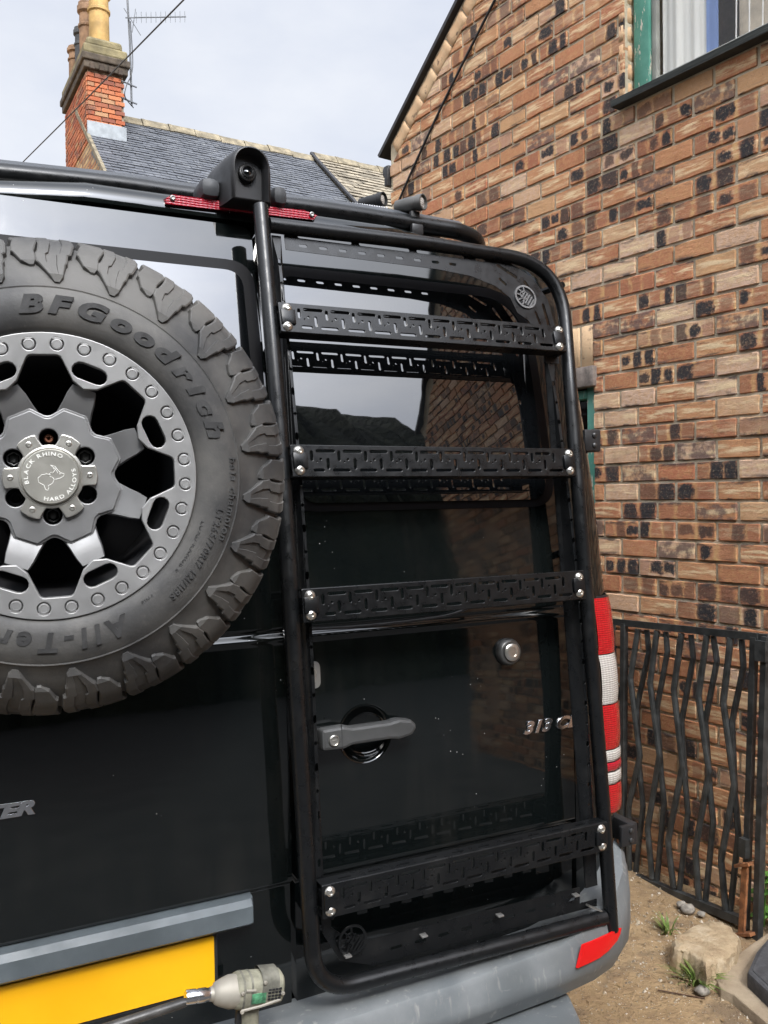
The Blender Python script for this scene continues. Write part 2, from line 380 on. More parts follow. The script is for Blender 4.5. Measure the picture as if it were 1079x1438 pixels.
# ------------------------------------------------------------------ brick house with its gable wall
wm = Matrix.Identity(4)
for i in range(3): wm[i][0], wm[i][1], wm[i][3] = -WL[i], -WN[i], WP0[i]
CH, BL, BH, JT = .088, .2051, .0750, .0140       # course, brick pitch, brick height, joint
Z0, XP, JR = .043, -.5236, 17
wall_axis = empty('brick_house', WP0, 'old brick house with a gable wall of mottled burnt bricks behind the gate', 'house', mat=wm)
def brick_mat():
    m = Mat('burnt_brick', rough=.86); p = m.co('Object', wall_axis); s = m.n('ShaderNodeSeparateXYZ', {0: p}); X, Zc = s.outputs[0], s.outputs[2]
    v = m.math('DIVIDE', m.math('SUBTRACT', Zc, Z0 - JT / 2), CH); row = m.math('FLOOR', v); fv = m.math('FRACT', v)
    sh = m.math('MULTIPLY', m.math('MODULO', m.math('ADD', row, 101.0), 2.0), .5)        # row 17 -> even offset 0
    u = m.math('ADD', m.math('DIVIDE', m.math('SUBTRACT', X, XP), BL), sh); col = m.math('FLOOR', u); fu = m.math('FRACT', u)
    idv = m.n('ShaderNodeCombineXYZ', {0: row, 1: col, 2: 3.7}).outputs[0]
    wn_ = m.n('ShaderNodeTexWhiteNoise', {0: idv}, noise_dimensions='3D'); cs = m.n('ShaderNodeSeparateColor', {0: wn_.outputs['Color']}); r1, r2, r3 = cs.outputs
    wn2 = m.n('ShaderNodeTexWhiteNoise', {0: m.n('ShaderNodeCombineXYZ', {0: row, 1: col, 2: 9.1}).outputs[0]}, noise_dimensions='3D'); c2 = m.n('ShaderNodeSeparateColor', {0: wn2.outputs['Color']}); r4, r5, r6 = c2.outputs
    base = m.ramp(r1, (0, (.40, .150, .072)), (.22, (.46, .195, .092)), (.42, (.53, .255, .122)), (.60, (.43, .140, .070)), (.76, (.56, .315, .155)), (.92, (.61, .41, .29)))
    base = m.mix(m.rng(m.noise(p, 42, 5, .65), .40, .66, 0, .55), base, (.54, .30, .13))
    # pale drag streaks along the middle of a brick
    off = m.n('ShaderNodeCombineXYZ', {0: m.math('MULTIPLY', r2, 31.0), 1: 0.0, 2: m.math('MULTIPLY', r3, 17.0)}).outputs[0]
    q = m.n('ShaderNodeVectorMath', {0: p, 1: off}, operation='ADD').outputs[0]
    stn = m.noise(m.scale(q, (7, 1, 48)), 1.0, 4, .6); cen = m.rng(m.math('ABSOLUTE', m.math('SUBTRACT', fv, .52)), .10, .36, 1, 0)
    stf = m.math('MULTIPLY', m.math('MULTIPLY', m.rng(stn, .44, .60), cen), m.rng(r2, .18, .30))
    base = m.mix(m.math('MULTIPLY', stf, .95), base, (.76, .57, .34))
    dkn = m.noise(m.scale(q, (6, 1, 30)), 1.3, 4, .6, dist=.4); edge = m.rng(m.math('ABSOLUTE', m.math('SUBTRACT', fv, .5)), .16, .40)
    dkf = m.math('MULTIPLY', m.math('MULTIPLY', m.rng(dkn, .50, .60), edge), m.rng(r3, .42, .48)); 
    # kiss marks: two or three dark blots with pale upright bands between
    cnt = m.math('ADD', 2.0, m.math('GREATER_THAN', r5, .45)); wob = m.noise(q, 24, 5, .65, out='Color')
    wv = m.n('ShaderNodeSeparateColor', {0: wob}); fu2 = m.math('ADD', fu, m.math('MULTIPLY', m.math('SUBTRACT', wv.outputs[0], .5), .22)); fv2 = m.math('ADD', fv, m.math('MULTIPLY', m.math('SUBTRACT', wv.outputs[1], .5), .62))
    cell = m.math('MULTIPLY', fu2, cnt); du = m.math('ABSOLUTE', m.math('SUBTRACT', m.math('FRACT', cell), .5)); dv = m.math('ABSOLUTE', m.math('SUBTRACT', fv2, m.math('ADD', .42, m.math('MULTIPLY', r6, .16))))
    wn3 = m.n('ShaderNodeTexWhiteNoise', {0: m.n('ShaderNodeCombineXYZ', {0: row, 1: col, 2: m.math('FLOOR', cell)}).outputs[0]}, noise_dimensions='3D').outputs['Value']
    wn4 = m.n('ShaderNodeTexWhiteNoise', {0: m.n('ShaderNodeCombineXYZ', {0: row, 1: col, 2: m.math('ADD', m.math('FLOOR', cell), 41.0)}).outputs[0]}, noise_dimensions='3D'); s4 = m.n('ShaderNodeSeparateColor', {0: wn4.outputs['Color']})
    dd = m.math('ADD', m.math('POWER', m.math('DIVIDE', du, m.math('MULTIPLY_ADD', s4.outputs[0], .26, .27)), 4.0), m.math('POWER', m.math('DIVIDE', dv, m.math('MULTIPLY_ADD', s4.outputs[1], .40, .24)), 4.0))
    blot = m.math('MULTIPLY', m.rng(m.math('ADD', dd, m.math('MULTIPLY', m.math('SUBTRACT', m.noise(q, 48, 5, .7), .5), 2.6)), .15, 1.35, 1, 0), m.rng(wn3, .08, .70)); isb = m.math('GREATER_THAN', r4, .57); isd = m.math('LESS_THAN', r4, .07)
    band = m.math('MULTIPLY', m.rng(du, .33, .46), m.rng(m.noise(q, 26, 3), .35, .6))
    c = m.mix(m.math('MULTIPLY', m.math('MULTIPLY', band, isb), .8), base, (.58, .36, .15))
    c = m.mix(m.math('MULTIPLY', m.math('MULTIPLY', m.rng(dd, .9, 2.4, 1, 0), isb), .5), c, (.34, .13, .07))
    gr = m.rng(m.noise(q, 60, 5, .7), .28, .5, .70, 1.0)
    c = m.mix(m.math('MULTIPLY', m.math('MULTIPLY', blot, isb), gr), c, (.020, .019, .021))
    c = m.mix(m.math('MULTIPLY', m.math('MULTIPLY', dkf, gr), .9), c, (.040, .034, .034))
    pur = m.math('MULTIPLY', m.math('MULTIPLY', isd, m.rng(m.noise(q, 22, 5), .38, .58)), .85); c = m.mix(pur, c, (.13, .08, .07))
    pit = m.math('MULTIPLY', m.rng(m.voro(q, 120), .10, .24, 1, 0), m.rng(m.noise(q, 20, 2), .5, .62)); c = m.mix(m.math('MULTIPLY', pit, .7), c, (.05, .03, .025))
    lim = m.rng(m.noise(q, 9, 5, .7), .62, .80); c = m.mix(m.math('MULTIPLY', lim, .30), c, (.55, .46, .36))
    fine = m.noise(q, 210, 5, .7); c = m.mix(m.rng(fine, .45, .75, 0, .38), c, m.mix(.5, c, (.06, .03, .02))); c = m.mix(m.rng(m.noise(q, 95, 4, .7), .56, .72, 0, .35), c, (.66, .50, .33))
    c = m.mix(m.rng(m.noise(p, 2.2, 6, .7), .54, .74, 0, .40), c, (.13, .075, .05))
    m.link('color', c); m.bump(m.math('ADD', m.math('SUBTRACT', m.noise(q, 75, 6, .75), m.math('MULTIPLY', pit, 1.0)), m.math('MULTIPLY', stn, .6)), .8, .007); return m.m
BRICK = brick_mat()
def tan_brick():
    m = Mat('tan_brick', rough=.86); p = m.co(); oi = m.n('ShaderNodeObjectInfo').outputs['Random']; w = m.pos()
    c = m.mix(oi, (.54, .31, .16), (.64, .44, .26)); st = m.noise(m.scale(p, (30, 30, 6)), 1.5, 4); c = m.mix(m.rng(st, .5, .7), c, (.62, .44, .26)); c = m.mix(m.math('MULTIPLY', m.rng(m.noise(w, 26, 3), .58, .72), .8), c, (.10, .06, .045))
    m.link('color', c); m.bump(m.noise(p, 80, 5), .5, .006); return m.m
TAN = tan_brick()
def mortar_mat():
    m = Mat('mortar', rough=.95); p = m.pos(); c = m.ramp(m.noise(p, 7, 6, .65), (.3, (.45, .37, .25)), (.55, (.62, .53, .385)), (.8, (.72, .64, .50))); c = m.mix(m.rng(m.noise(p, 2.2, 6, .7), .52, .72, 0, .55), c, (.20, .155, .11)); m.link('color', c); m.bump(m.noise(p, 110, 5, .7), .9, .012); return m.m
MORTAR = mortar_mat()
SLOPE = .766; XE, ZE = -2.49, 4.041                 # left corner of the wall, height of the verge line there
def verge(x): return ZE + SLOPE * (x - XE) if x < 1.35 else ZE + SLOPE * (1.35 - XE) - SLOPE * (x - 1.35)
WX1 = 5.0
OPEN = [(-.585, .95, 3.60, 4.92), (-1.75, -.79, 1.20, 2.375)]    # window openings x0, x1, z0, z1 in the wall
def wm_at(x, y, z): return wm @ Vector((x, y, z))
wplate = plate([[(XE, -.3), (WX1, -.3), (WX1, verge(WX1)), (1.35, verge(1.35)), (XE, verge(XE))]] + [[(a, c), (b, c), (b, d), (a, d)] for a, b, c, d in OPEN], .22)
b = B(); b.mesh(wplate, Matrix(((1, 0, 0, 0), (0, 0, -1, .1188), (0, 1, 0, 0), (0, 0, 0, 1))))
wall = b.build('wall', MORTAR, None, angle=0); wall.parent = wall_axis; WORLD[wall.name] = wm
def brick_variant(k, w=BL - JT, hgt=BH):
    R = random.Random(k); bm = bmesh.new()
    nx, nz = 5, 3; bv = .0028
    xs = [-w / 2, -w / 2 + bv] + [-w / 2 + w * i / nx for i in range(1, nx)] + [w / 2 - bv, w / 2]; zs = [-hgt / 2, -hgt / 2 + bv, 0, hgt / 2 - bv, hgt / 2]
    ph = R.uniform(0, 9); G = []
    for i, x in enumerate(xs):
        r = []
        for j, z in enumerate(zs):
            ex = i in (0, len(xs) - 1); ez = j in (0, len(zs) - 1)
            y = -.0015 * math.sin(9 * x / w + ph) + R.uniform(-.0012, .0012) + (.0040 if ex or ez else 0) + (.0004 if (i in (1, len(xs) - 2) or j in (1, 3)) else 0)
            xx = x + (R.uniform(-.002, .002) if ex else 0); zz = z + (R.uniform(-.0016, .0016) if ez else 0)
            if ex and ez: xx *= 1 - .003 / w * R.uniform(1, 4); zz *= 1 - .003 / hgt * R.uniform(1, 3)
            r.append(bm.verts.new((xx, y, zz)))
        G.append(r)
    for i in range(len(xs) - 1):
        for j in range(len(zs) - 1): bm.faces.new((G[i][j], G[i + 1][j], G[i + 1][j + 1], G[i][j + 1]))
    ring = [G[i][0] for i in range(len(xs))] + [G[-1][j] for j in range(1, len(zs))] + [G[i][-1] for i in range(len(xs) - 2, -1, -1)] + [G[0][j] for j in range(len(zs) - 2, 0, -1)]
    bk = [bm.verts.new((v.co.x, .03, v.co.z)) for v in ring]
    for i in range(len(ring)): bm.faces.new((ring[i - 1], bk[i - 1], bk[i], ring[i]))
    bmesh.ops.recalc_face_normals(bm, faces=bm.faces)
    me = bpy.data.meshes.new('brick'); bm.to_mesh(me); bm.free(); me.polygons.foreach_set('use_smooth', [True] * len(me.polygons)); return me
VAR = [brick_variant(k) for k in range(14)]
for me in VAR: me.materials.append(BRICK); me.set_sharp_from_angle(angle=math.radians(22))
def to_px(P):
    c = RM.T @ (np.array(P) - CAM)
    return (PCX + FPX * c[0] / c[2], PCY + FPX * c[1] / c[2], c[2]) if c[2] > .1 else (-9e3, -9e3, c[2])
def in_view(x, z):
    px, py, zc = to_px(wm_at(x, 0, z))
    if zc < .2 or not (-10 < px < 1100 and -12 < py < 1450): return 0
    if py > 345 and px < 790 + (py - 400) * .085 + 0: return 0
    if py <= 345 and px < 690 and py > 262 + (px - 545) * .35: return 0
    if px > 1040 and py > 1330: return 0
    return 1 / zc ** 2
slots = []; RB = random.Random(11)
for j in range(-2, 84):
    z0 = Z0 + CH * j
    shift = ((j + 101) % 2) * .5
    c0 = math.floor((XE - XP) / BL + shift); c1 = math.ceil((WX1 - XP) / BL + shift)
    for c in range(c0, c1 + 1):
        x0 = XP + (c - shift) * BL + JT / 2; x1 = x0 + BL - JT; segs = [(max(x0, XE + .001), min(x1, WX1 - .001))]
        for a, bb, cz, dz in OPEN:
            top = dz + (.21 if a < -1 else 0.0)
            if z0 + BH > cz - (.0 if a < -1 else .0) + .004 and z0 < top - .004:
                ns_ = []
                for s0, s1 in segs:
                    if s1 <= a or s0 >= bb: ns_.append((s0, s1))
                    else:
                        if s0 < a: ns_.append((s0, a - .0005))
                        if s1 > bb: ns_.append((bb + .0005, s1))
                segs = ns_
        for s0, s1 in segs:
            if s1 - s0 < .018: continue
            zt = min(verge(s0), verge(s1)) - .155; zm = max(verge(s0), verge(s1)) - .155
            if z0 > zm - .01: continue
            slots.append((s0, s1, z0, z0 + BH > zt, in_view((s0 + s1) / 2, z0 + .04)))
full = sorted([s for s in slots if s[4] > 0], key=lambda s: -s[4])
own = set(full[:300]); rest = B()
for s in slots:
    s0, s1, z0, cut, vis = s; R = RB.randrange(14); w = s1 - s0; sx = w / (BL - JT)
    m = Matrix.Translation(((s0 + s1) / 2, RB.uniform(-.0028, .0028), z0 + BH / 2)) @ Matrix.Rotation(RB.uniform(-.006, .006), 4, 'Y') @ Matrix.Rotation(RB.uniform(-.012, .012), 4, 'Z') @ Matrix.Diagonal((sx, 1, 1, 1))
    me = VAR[R]
    if cut:
        bm = bmesh.new(); bm.from_mesh(me); bm.transform(m); sg = 1 if s0 < 1.35 else -1; nn = Vector((-SLOPE * sg, 0, 1)).normalized()
        bmesh.ops.bisect_plane(bm, geom=bm.verts[:] + bm.edges[:] + bm.faces[:], plane_co=(s0, 0, verge(s0) - .155), plane_no=nn, clear_outer=True)
        if not bm.faces: bm.free(); continue
        me = bpy.data.meshes.new('brick'); bm.to_mesh(me); bm.free(); me.materials.append(BRICK); m = Matrix.Identity(4)
    if s in own:
        o = bpy.data.objects.new('brick', me); COL.objects.link(o); o.parent = wall; o.matrix_local = m
    else: rest.mesh(me, m)
o = rest.build('brickwork', BRICK, None, recalc=False, angle=22); o.parent = wall; o['kind'] = 'stuff'
# bricks laid along the verge, and the upright course over the lower window
tb = brick_variant(50, .168, .098); tb.materials.append(TAN)
ang = math.atan(SLOPE); ca, sa = math.cos(ang), math.sin(ang)
for k in range(26):
    t = .10 + k * .178; x = XE + t * ca + .085 * sa * 1.0 - .0; z = verge(XE) + t * sa - .085 * ca
    x = XE + t * ca + .072 * sa; z = ZE + t * sa - .072 * ca
    if x > 1.3: break
    o = link('brick', tb); o.parent = wall; o.matrix_local = Matrix.Translation((x, RB.uniform(-.003, .003), z)) @ Matrix.Rotation(-ang + RB.uniform(-.02, .02), 4, 'Y')
sb = brick_variant(51, BH, .20); sb.materials.append(TAN)
for k in range(12):
    o = link('brick', sb); o.parent = wall; o.matrix_local = Matrix.Translation((-.83 - k * CH, RB.uniform(-.003, .003), 2.478))
jb = brick_variant(52, .10, BH); jb.materials.append(TAN)
for k in range(15):                                   # tan bricks in the window reveal; its sunlit tone is put into the colour
    o = link('brick', jb); o.parent = wall; o.matrix_local = Matrix.Translation((-.585, .052, 3.645 + CH * k)) @ Matrix.Rotation(math.radians(90), 4, 'Z')
def wall_obj(bd, name, mat, parent=wall_axis, angle=35):
    o = bd.build(name, mat, None, angle=angle); o.parent = parent; return o
SLATEEDGE = plastic('dark_verge', (.035, .035, .038), .7)
b = B()
for sgn in (1,):
    L0, L1 = Vector((XE - .085, 0, ZE - .065 + .0)), Vector((1.35, 0, verge(1.35)))
    dv = (L1 - L0); nn = Vector((-dv.z, 0, dv.x)).normalized()
    b.loft([[p + nn * a + Vector((0, y, 0)) for a, y in ((.002, -.03), (.026, -.03), (.026, .30), (.002, .30))] for p in (L0, L1)])
    L1b = Vector((WX1 + .05, 0, verge(WX1 + .05))); dv = L1b - L1; n2 = Vector((-dv.z, 0, dv.x)).normalized()
    b.loft([[p + n2 * a + Vector((0, y, 0)) for a, y in ((.002, -.03), (.026, -.03), (.026, .30), (.002, .30))] for p in (L1 + Vector((.03, 0, 0)), L1b)])
wall_obj(b, 'verge', SLATEEDGE)
b = B()                                               # roof slabs behind the verge
for p, q in (((XE - .12, ZE - .10), (1.35, verge(1.35))), ((1.35, verge(1.35)), (WX1 + .05, verge(WX1 + .05)))):
    b.loft([[Vector((x, y, z + dz)) for y, dz in ((.31, .0), (.31, .045), (6.5, .045), (6.5, 0))] for x, z in (p, q)])
wall_obj(b, 'roof', SLATEEDGE, angle=0)
b = B()
for p, q in (((XE + .02, -.3), (XE + .02, ZE - .12)), ((WX1 - .02, -.3), (WX1 - .02, 3.9))): b.loft([[Vector((p[0] + d, .235, z)) for d in (-.02, .02)] + [Vector((p[0] + d, 6.4, z)) for d in (.02, -.02)] for z in (p[1], q[1])])
wall_obj(b, 'side_wall', BRICK, angle=0)
b = B()                                               # gutter end and bracket at the eaves corner
gq = onW(533, 238); b.box((XE - .035, .06, 3.875), (.07, .16, .075), bev=.02); b.box((XE - .02, .0, 3.83), (.035, .05, .12), bev=.008)
wall_obj(b, 'gutter', BLACKPL)
# upper window
def green_mat():
    m = Mat('peeling_green_paint', rough=.6); p = m.pos(); s = m.noise(m.scale(p, (26, 26, 5)), 1.6, 6, .7)
    c = m.mix(m.rng(m.noise(p, 8, 4), .3, .7), (.055, .235, .17), (.12, .33, .25)); c = m.mix(m.rng(s, .56, .60), c, (.60, .57, .46)); c = m.mix(m.rng(s, .66, .70), c, (.10, .085, .07)); m.link('color', c); m.bump(m.rng(s, .54, .62), .5, .004); return m.m
GREEN = green_mat()
def wood_dark():
    m = Mat('weathered_sill', rough=.8); p = m.pos(); s = m.noise(m.scale(p, (4, 4, 60)), 1.2, 5, .65); m.link('color', m.ramp(s, (.35, (.018, .022, .021)), (.62, (.06, .066, .06)), (.75, (.20, .18, .15)))); m.bump(s, .5, .005); return m.m
SILL = wood_dark()
fr = B(); fr.box((-.525, .075, 4.26), (.088, .05, 1.30), bev=.006); fr.box((.915, .075, 4.26), (.068, .05, 1.30), bev=.006); fr.box((.195, .075, 4.885), (1.35, .05, .06), bev=.006)
win = wall_obj(fr, 'window', GREEN)
WORLD[win.name] = wm
b = B(); b.box((.195, .092, 4.245), (1.346, .008, 1.21)); gm = Mat('window_glass'); 
tr = gm.n('ShaderNodeBsdfTransparent'); gs_ = gm.n('ShaderNodeBsdfGlossy', {'Roughness': .02}); fz = gm.n('ShaderNodeLayerWeight', {'Blend': .5}); ms = gm.n('ShaderNodeMixShader', {0: gm.math('ADD', gm.math('MULTIPLY', gm.math('POWER', fz.outputs['Facing'], 4.0), .5), .035), 1: tr.outputs[0], 2: gs_.outputs[0]}); gm.t.links.new(ms.outputs[0], gm.o.inputs[0])
WGLASS = gm.m
o = wall_obj(b, 'pane', WGLASS, win, 0)
b = B(); b.box((-.466, .080, 4.24), (.028, .03, 1.21), bev=.004); b.box((.195, .080, 3.652), (1.35, .03, .02), bev=.003); wall_obj(b, 'sash_strip', plastic('grey_sash', (.27, .27, .24), .6), win)
b = B(); b.loft([[Vector((x, y, z)) for y, z in ((-.050, 3.560), (-.055, 3.588), (-.03, 3.603), (.14, 3.640), (.14, 3.560))] for x in (-.622, 1.06)]); wall_obj(b, 'sill', SILL, win)
def cloth(name, c):
    m = Mat(name, color=c, rough=.9); p = m.co(); m.bump(m.noise(m.scale(p, (40, 40, 2)), 1, 3), .2, .01); return m.m
def curtain(x0, x1, y, z0, z1, amp, name, mat, label, n=40, f=60):
    b = B(); P = [Vector((x0 + (x1 - x0) * i / n, y + amp * math.sin(f * (x1 - x0) * i / n) + amp * .5 * math.sin(2.3 * f * (x1 - x0) * i / n), 0)) for i in range(n + 1)]
    ring = P + [p + Vector((0, .004, 0)) for p in reversed(P)]
    b.loft([[wm @ (p + Vector((0, 0, z))) for p in ring] for z in (z0, (z0 + z1) / 2, z1)])
    o = b.build(name, mat); tag(o, label, 'curtain')
curtain(-.455, -.225, .118, 3.66, 4.86, .006, 'curtain', cloth('white_cloth', (.72, .71, .65)), 'plain white curtain hanging at the near end of the upstairs window')
curtain(-.222, -.165, .112, 3.66, 4.86, .003, 'curtain', cloth('blue_cloth', (.16, .24, .46)), 'narrow blue curtain strip hanging beside the white curtain upstairs', n=12)
b = B(); b.box((.2, 1.4, 4.2), (2.4, .05, 2.2)); b.box((.2, .9, 3.5), (2.4, 1.1, .04)); b.box((-1.0, .82, 4.2), (.05, 1.1, 2.2)); wall_obj(b, 'room_lining', plastic('cream_room', (.55, .46, .30), .8), angle=0)
wr = empty('wire_rack', (0, 0, 0), 'white wire rack standing inside the upstairs window', 'rack', mat=wm @ Matrix.Translation((.25, .16, 3.66)))
WM = wm @ Matrix.Translation((.25, .16, 3.66))
WIRE = Mat('white_wire', color=(.75, .74, .70), rough=.4).m
for k in range(13):
    b = B(); x = -.36 + k * .062; b.tube([WM @ Vector((x, 0, 0)), WM @ Vector((x + .012, 0, .75))], .0032, 6); b.build('upright_wire', WIRE, wr)
for z, y in ((.02, 0), (.05, .0), (.08, .05), (.42, 0), (.72, 0)):
    b = B(); b.tube([WM @ Vector((-.38, y - .004, z)), WM @ Vector((.40, y - .004, z))], .0035, 6); b.build('cross_wire', WIRE, wr)
for k in range(4):
    b = B(); b.tube([WM @ Vector((-.30 + k * .2, .0, .30)), WM @ Vector((-.17 + k * .2, .17, .16)), WM @ Vector((-.12 + k * .2, .17, .24))], .0035, 6); b.build('bracket_wire', WIRE, wr)
for k, (x, z, w_, h_, c, nm, lb) in enumerate(((.16, 3.98, .20, .62, (.72, .62, .30), 'carton', 'tall yellow carton standing behind the wire rack upstairs'), (-.04, 4.02, .15, .7, (.60, .52, .40), 'carton', 'tall buff carton beside the blue curtain upstairs'), (.42, 3.98, .22, .6, (.20, .30, .58), 'carton', 'blue carton behind the wire rack upstairs'))):
    b = B(); b.box((0, 0, 0), (w_, .05, h_), bev=.006); o = b.build(nm, plastic('card_%d' % k, c, .7)); o.matrix_world = wm @ Matrix.Translation((x, .215, z)); tag(o, lb, 'box', 'cartons in the upstairs window')
# lower window, mostly behind the van
fr = B(); fr.box((-.825, .06, 1.80), (.068, .06, 1.02), bev=.006); fr.box((-1.27, .06, 2.245), (.82, .06, .045), bev=.006); fr.box((-1.27, .06, 1.31), (.82, .06, .05), bev=.006); fr.box((-1.715, .06, 1.80), (.068, .06, 1.02), bev=.006)
win2 = wall_obj(fr, 'window', GREEN); b = B(); b.box((-1.27, .085, 1.78), (.82, .006, .9)); wall_obj(b, 'pane', GLASS, win2, 0)
b = B(); b.box((-1.27, .04, 2.325), (1.0, .13, .10), bev=.006); wall_obj(b, 'lintel', plastic('weathered_lintel', (.17, .14, .12), .85, .5, 20, .5), win2)
b = B(); b.box((-1.27, .02, 1.26), (1.0, .2, .06), bev=.006); wall_obj(b, 'sill', SILL, win2)
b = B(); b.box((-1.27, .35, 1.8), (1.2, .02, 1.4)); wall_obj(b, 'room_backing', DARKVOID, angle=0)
# cable clipped to the wall
c0, c1, c2, c3 = onW(545, 330, .012), onW(560, 283, .012), onW(620, 150, .012), onW(695, 0, .012)
b = B(); c4 = c3 + (c3 - c2) * .5
b.tube(catmull([wm @ p for p in (c0, c1, c2, c3, c4)], 6), .0075, 6); tag(b.build('wall_cable', BLACKPL), 'thin black cable running up the brick gable', 'cable')

# ------------------------------------------------------------------ far house with chimney, and its neighbour
rd = Vector(RM @ _n(np.array([2590 - PCX, 668 - PCY, FPX]))); rd.z = 0; rd.normalize(); qd = Vector((-rd.y, rd.x, 0))
FA = depth(124, 189, 13.0)
fm = Matrix.Identity(4)
for i in range(3): fm[i][0], fm[i][1], fm[i][3] = rd[i], qd[i], FA[i]
fm[2][3] = 0
ZB = FA.z; T40 = math.tan(math.radians(40)); RA = .85; ZR = ZB + RA * T40
far = empty('slate_roof_house', FA, 'distant brick house with grey slate roof and tall chimney', 'house', mat=fm)
def far_obj(bd, name, mat, parent=far, angle=0):
    o = bd.build(name, mat, None, angle=angle); o.parent = parent; return o
def red_brick(name, tones):
    m = Mat(name, rough=.85); r = m.n('ShaderNodeObjectInfo').outputs['Random']; p = m.pos(); c = m.ramp(r, *tones)
    c = m.mix(m.rng(m.noise(p, 5, 5), .52, .70, 0, .75), c, (.10, .06, .045)); m.link('color', c); m.bump(m.noise(p, 20, 4), .4, .02); return m.m
RED = red_brick('orange_red_brick', ((0, (.30, .075, .03)), (.35, (.42, .12, .045)), (.65, (.48, .17, .07)), (.85, (.22, .07, .04)), (1, (.40, .22, .11))))
FMORT = plastic('sooty_mortar', (.30, .23, .16), .9, .3, 3)
STONE = plastic('mossy_stone', (.20, .165, .085), .9, .45, 4, .5)
def slate_mat():
    m = Mat('slate', rough=.55); p = m.co(); d = m.noise(m.scale(p, (5, 9, 9)), 1.0, 5); e = m.noise(p, 22, 4)
    c = m.ramp(d, (.3, (.055, .059, .068)), (.55, (.088, .093, .104)), (.75, (.135, .14, .15))); c = m.mix(m.rng(e, .58, .72, 0, .6), c, (.25, .25, .22)); c = m.mix(m.rng(m.noise(p, 1.3, 5, .65), .52, .70, 0, .45), c, (.055, .058, .055)); m.link('color', c); m.bump(e, .3, .01); return m.m
SLATE = slate_mat()
WCH, DCH, HCH = .56, 1.75, 1.0                        # chimney width, depth, brick height above the roof line
b = B(); b.box((WCH / 2, DCH / 2, ZB + HCH / 2 - .5), (WCH - .03, DCH - .03, HCH + 1.0)); chim = far_obj(b, 'chimney', FMORT)
bw, bh = .205, .072
RC = random.Random(5)
fb = B(); fb.box((0, 0, 0), (bw - .012, .03, bh - .012), bev=.004); bme = fb.build('brick', RED, None, angle=0); bmesh_far = bme.data; bpy.data.objects.remove(bme)
def far_brick(mat): 
    o = link('brick', bmesh_far); o.parent = chim; o.matrix_local = mat
rows = int(HCH / bh)
for j in range(-2, rows):
    z = ZB + j * bh + bh / 2 + .02
    for k in range(4):
        x = k * bw + (bw / 2 if j % 2 else 0) - bw / 2; x0, x1 = max(x, 0), min(x + bw, WCH)
        if x1 - x0 < .05: continue
        far_brick(Matrix.Translation(((x0 + x1) / 2, RC.uniform(-.003, .003), z)) @ Matrix.Diagonal(((x1 - x0) / bw, 1, 1, 1)))
    for k in range(10):
        y = k * bw + (0 if j % 2 else bw / 2) - bw / 2; y0, y1 = max(y, 0.005), min(y + bw, DCH)
        if y1 - y0 < .05: continue
        far_brick(Matrix.Translation((RC.uniform(-.003, .003), (y0 + y1) / 2, z)) @ Matrix.Rotation(math.radians(90), 4, 'Z') @ Matrix.Diagonal(((y1 - y0) / bw, 1, 1, 1)))
b = B(); zt = ZB + HCH
b.box((WCH / 2, DCH / 2, zt + .06), (WCH + .10, DCH + .10, .12), bev=.015); b.box((WCH / 2, DCH / 2, zt + .17), (WCH + .16, DCH + .16, .11), bev=.02)
far_obj(b, 'corbel', plastic('dark_corbel', (.085, .065, .045), .9, .5, 6, .5), chim)
b = B(); b.box((WCH / 2, DCH / 2, zt + .30), (WCH + .10, DCH + .10, .15), bev=.03); b.box((WCH / 2, DCH / 2, zt + .44), (WCH - .02, DCH - .02, .16), bev=.05); far_obj(b, 'cap_stone', STONE, chim)
DENT = plastic('dark_dentil', (.07, .05, .035), .9, .4, 9)
for k in range(4): b = B(); b.box((.07 + k * .14, -.05, zt + .03), (.07, .06, .10), bev=.01); far_obj(b, 'dentil', DENT, chim)
b = B(); b.box((WCH / 2, -.022, ZB + .09), (WCH + .03, .012, .24), bev=.004); far_obj(b, 'lead_flashing', plastic('lead', (.30, .32, .33), .6, .2, 8), chim)
def pot(x, y, h, r, mat, kind=0):
    b = B(); m = Matrix.Translation((x, y, zt + .50))
    pr = [(r * .95, 0), (r, .02), (r * .98, h * .55), (r * 1.12, h * .57), (r * 1.12, h * .61), (r * .98, h * .63), (r * .94, h * .80), (r * 1.2, h * .84), (r * 1.2, h * .93), (r * 1.05, h * .95), (r * 1.05, h), (r * .8, h), (r * .78, h * .6)]
    b.lathe(pr, m, 20); far_obj(b, 'chimney_pot', mat, chim, 30)
BUFF = plastic('buff_clay', (.46, .29, .10), .75, .3, 5, .2); BROWNPOT = plastic('sooty_clay', (.24, .14, .075), .8, .4, 6, .2); DARKPOT = plastic('dark_metal_cowl', (.05, .05, .05), .6)
pot(WCH / 2 - .02, .30, .95, .155, BUFF); pot(WCH / 2 - .10, .78, .90, .125, BROWNPOT); pot(WCH / 2 - .13, 1.12, .66, .10, DARKPOT); pot(WCH / 2 - .14, 1.50, .52, .12, BROWNPOT)
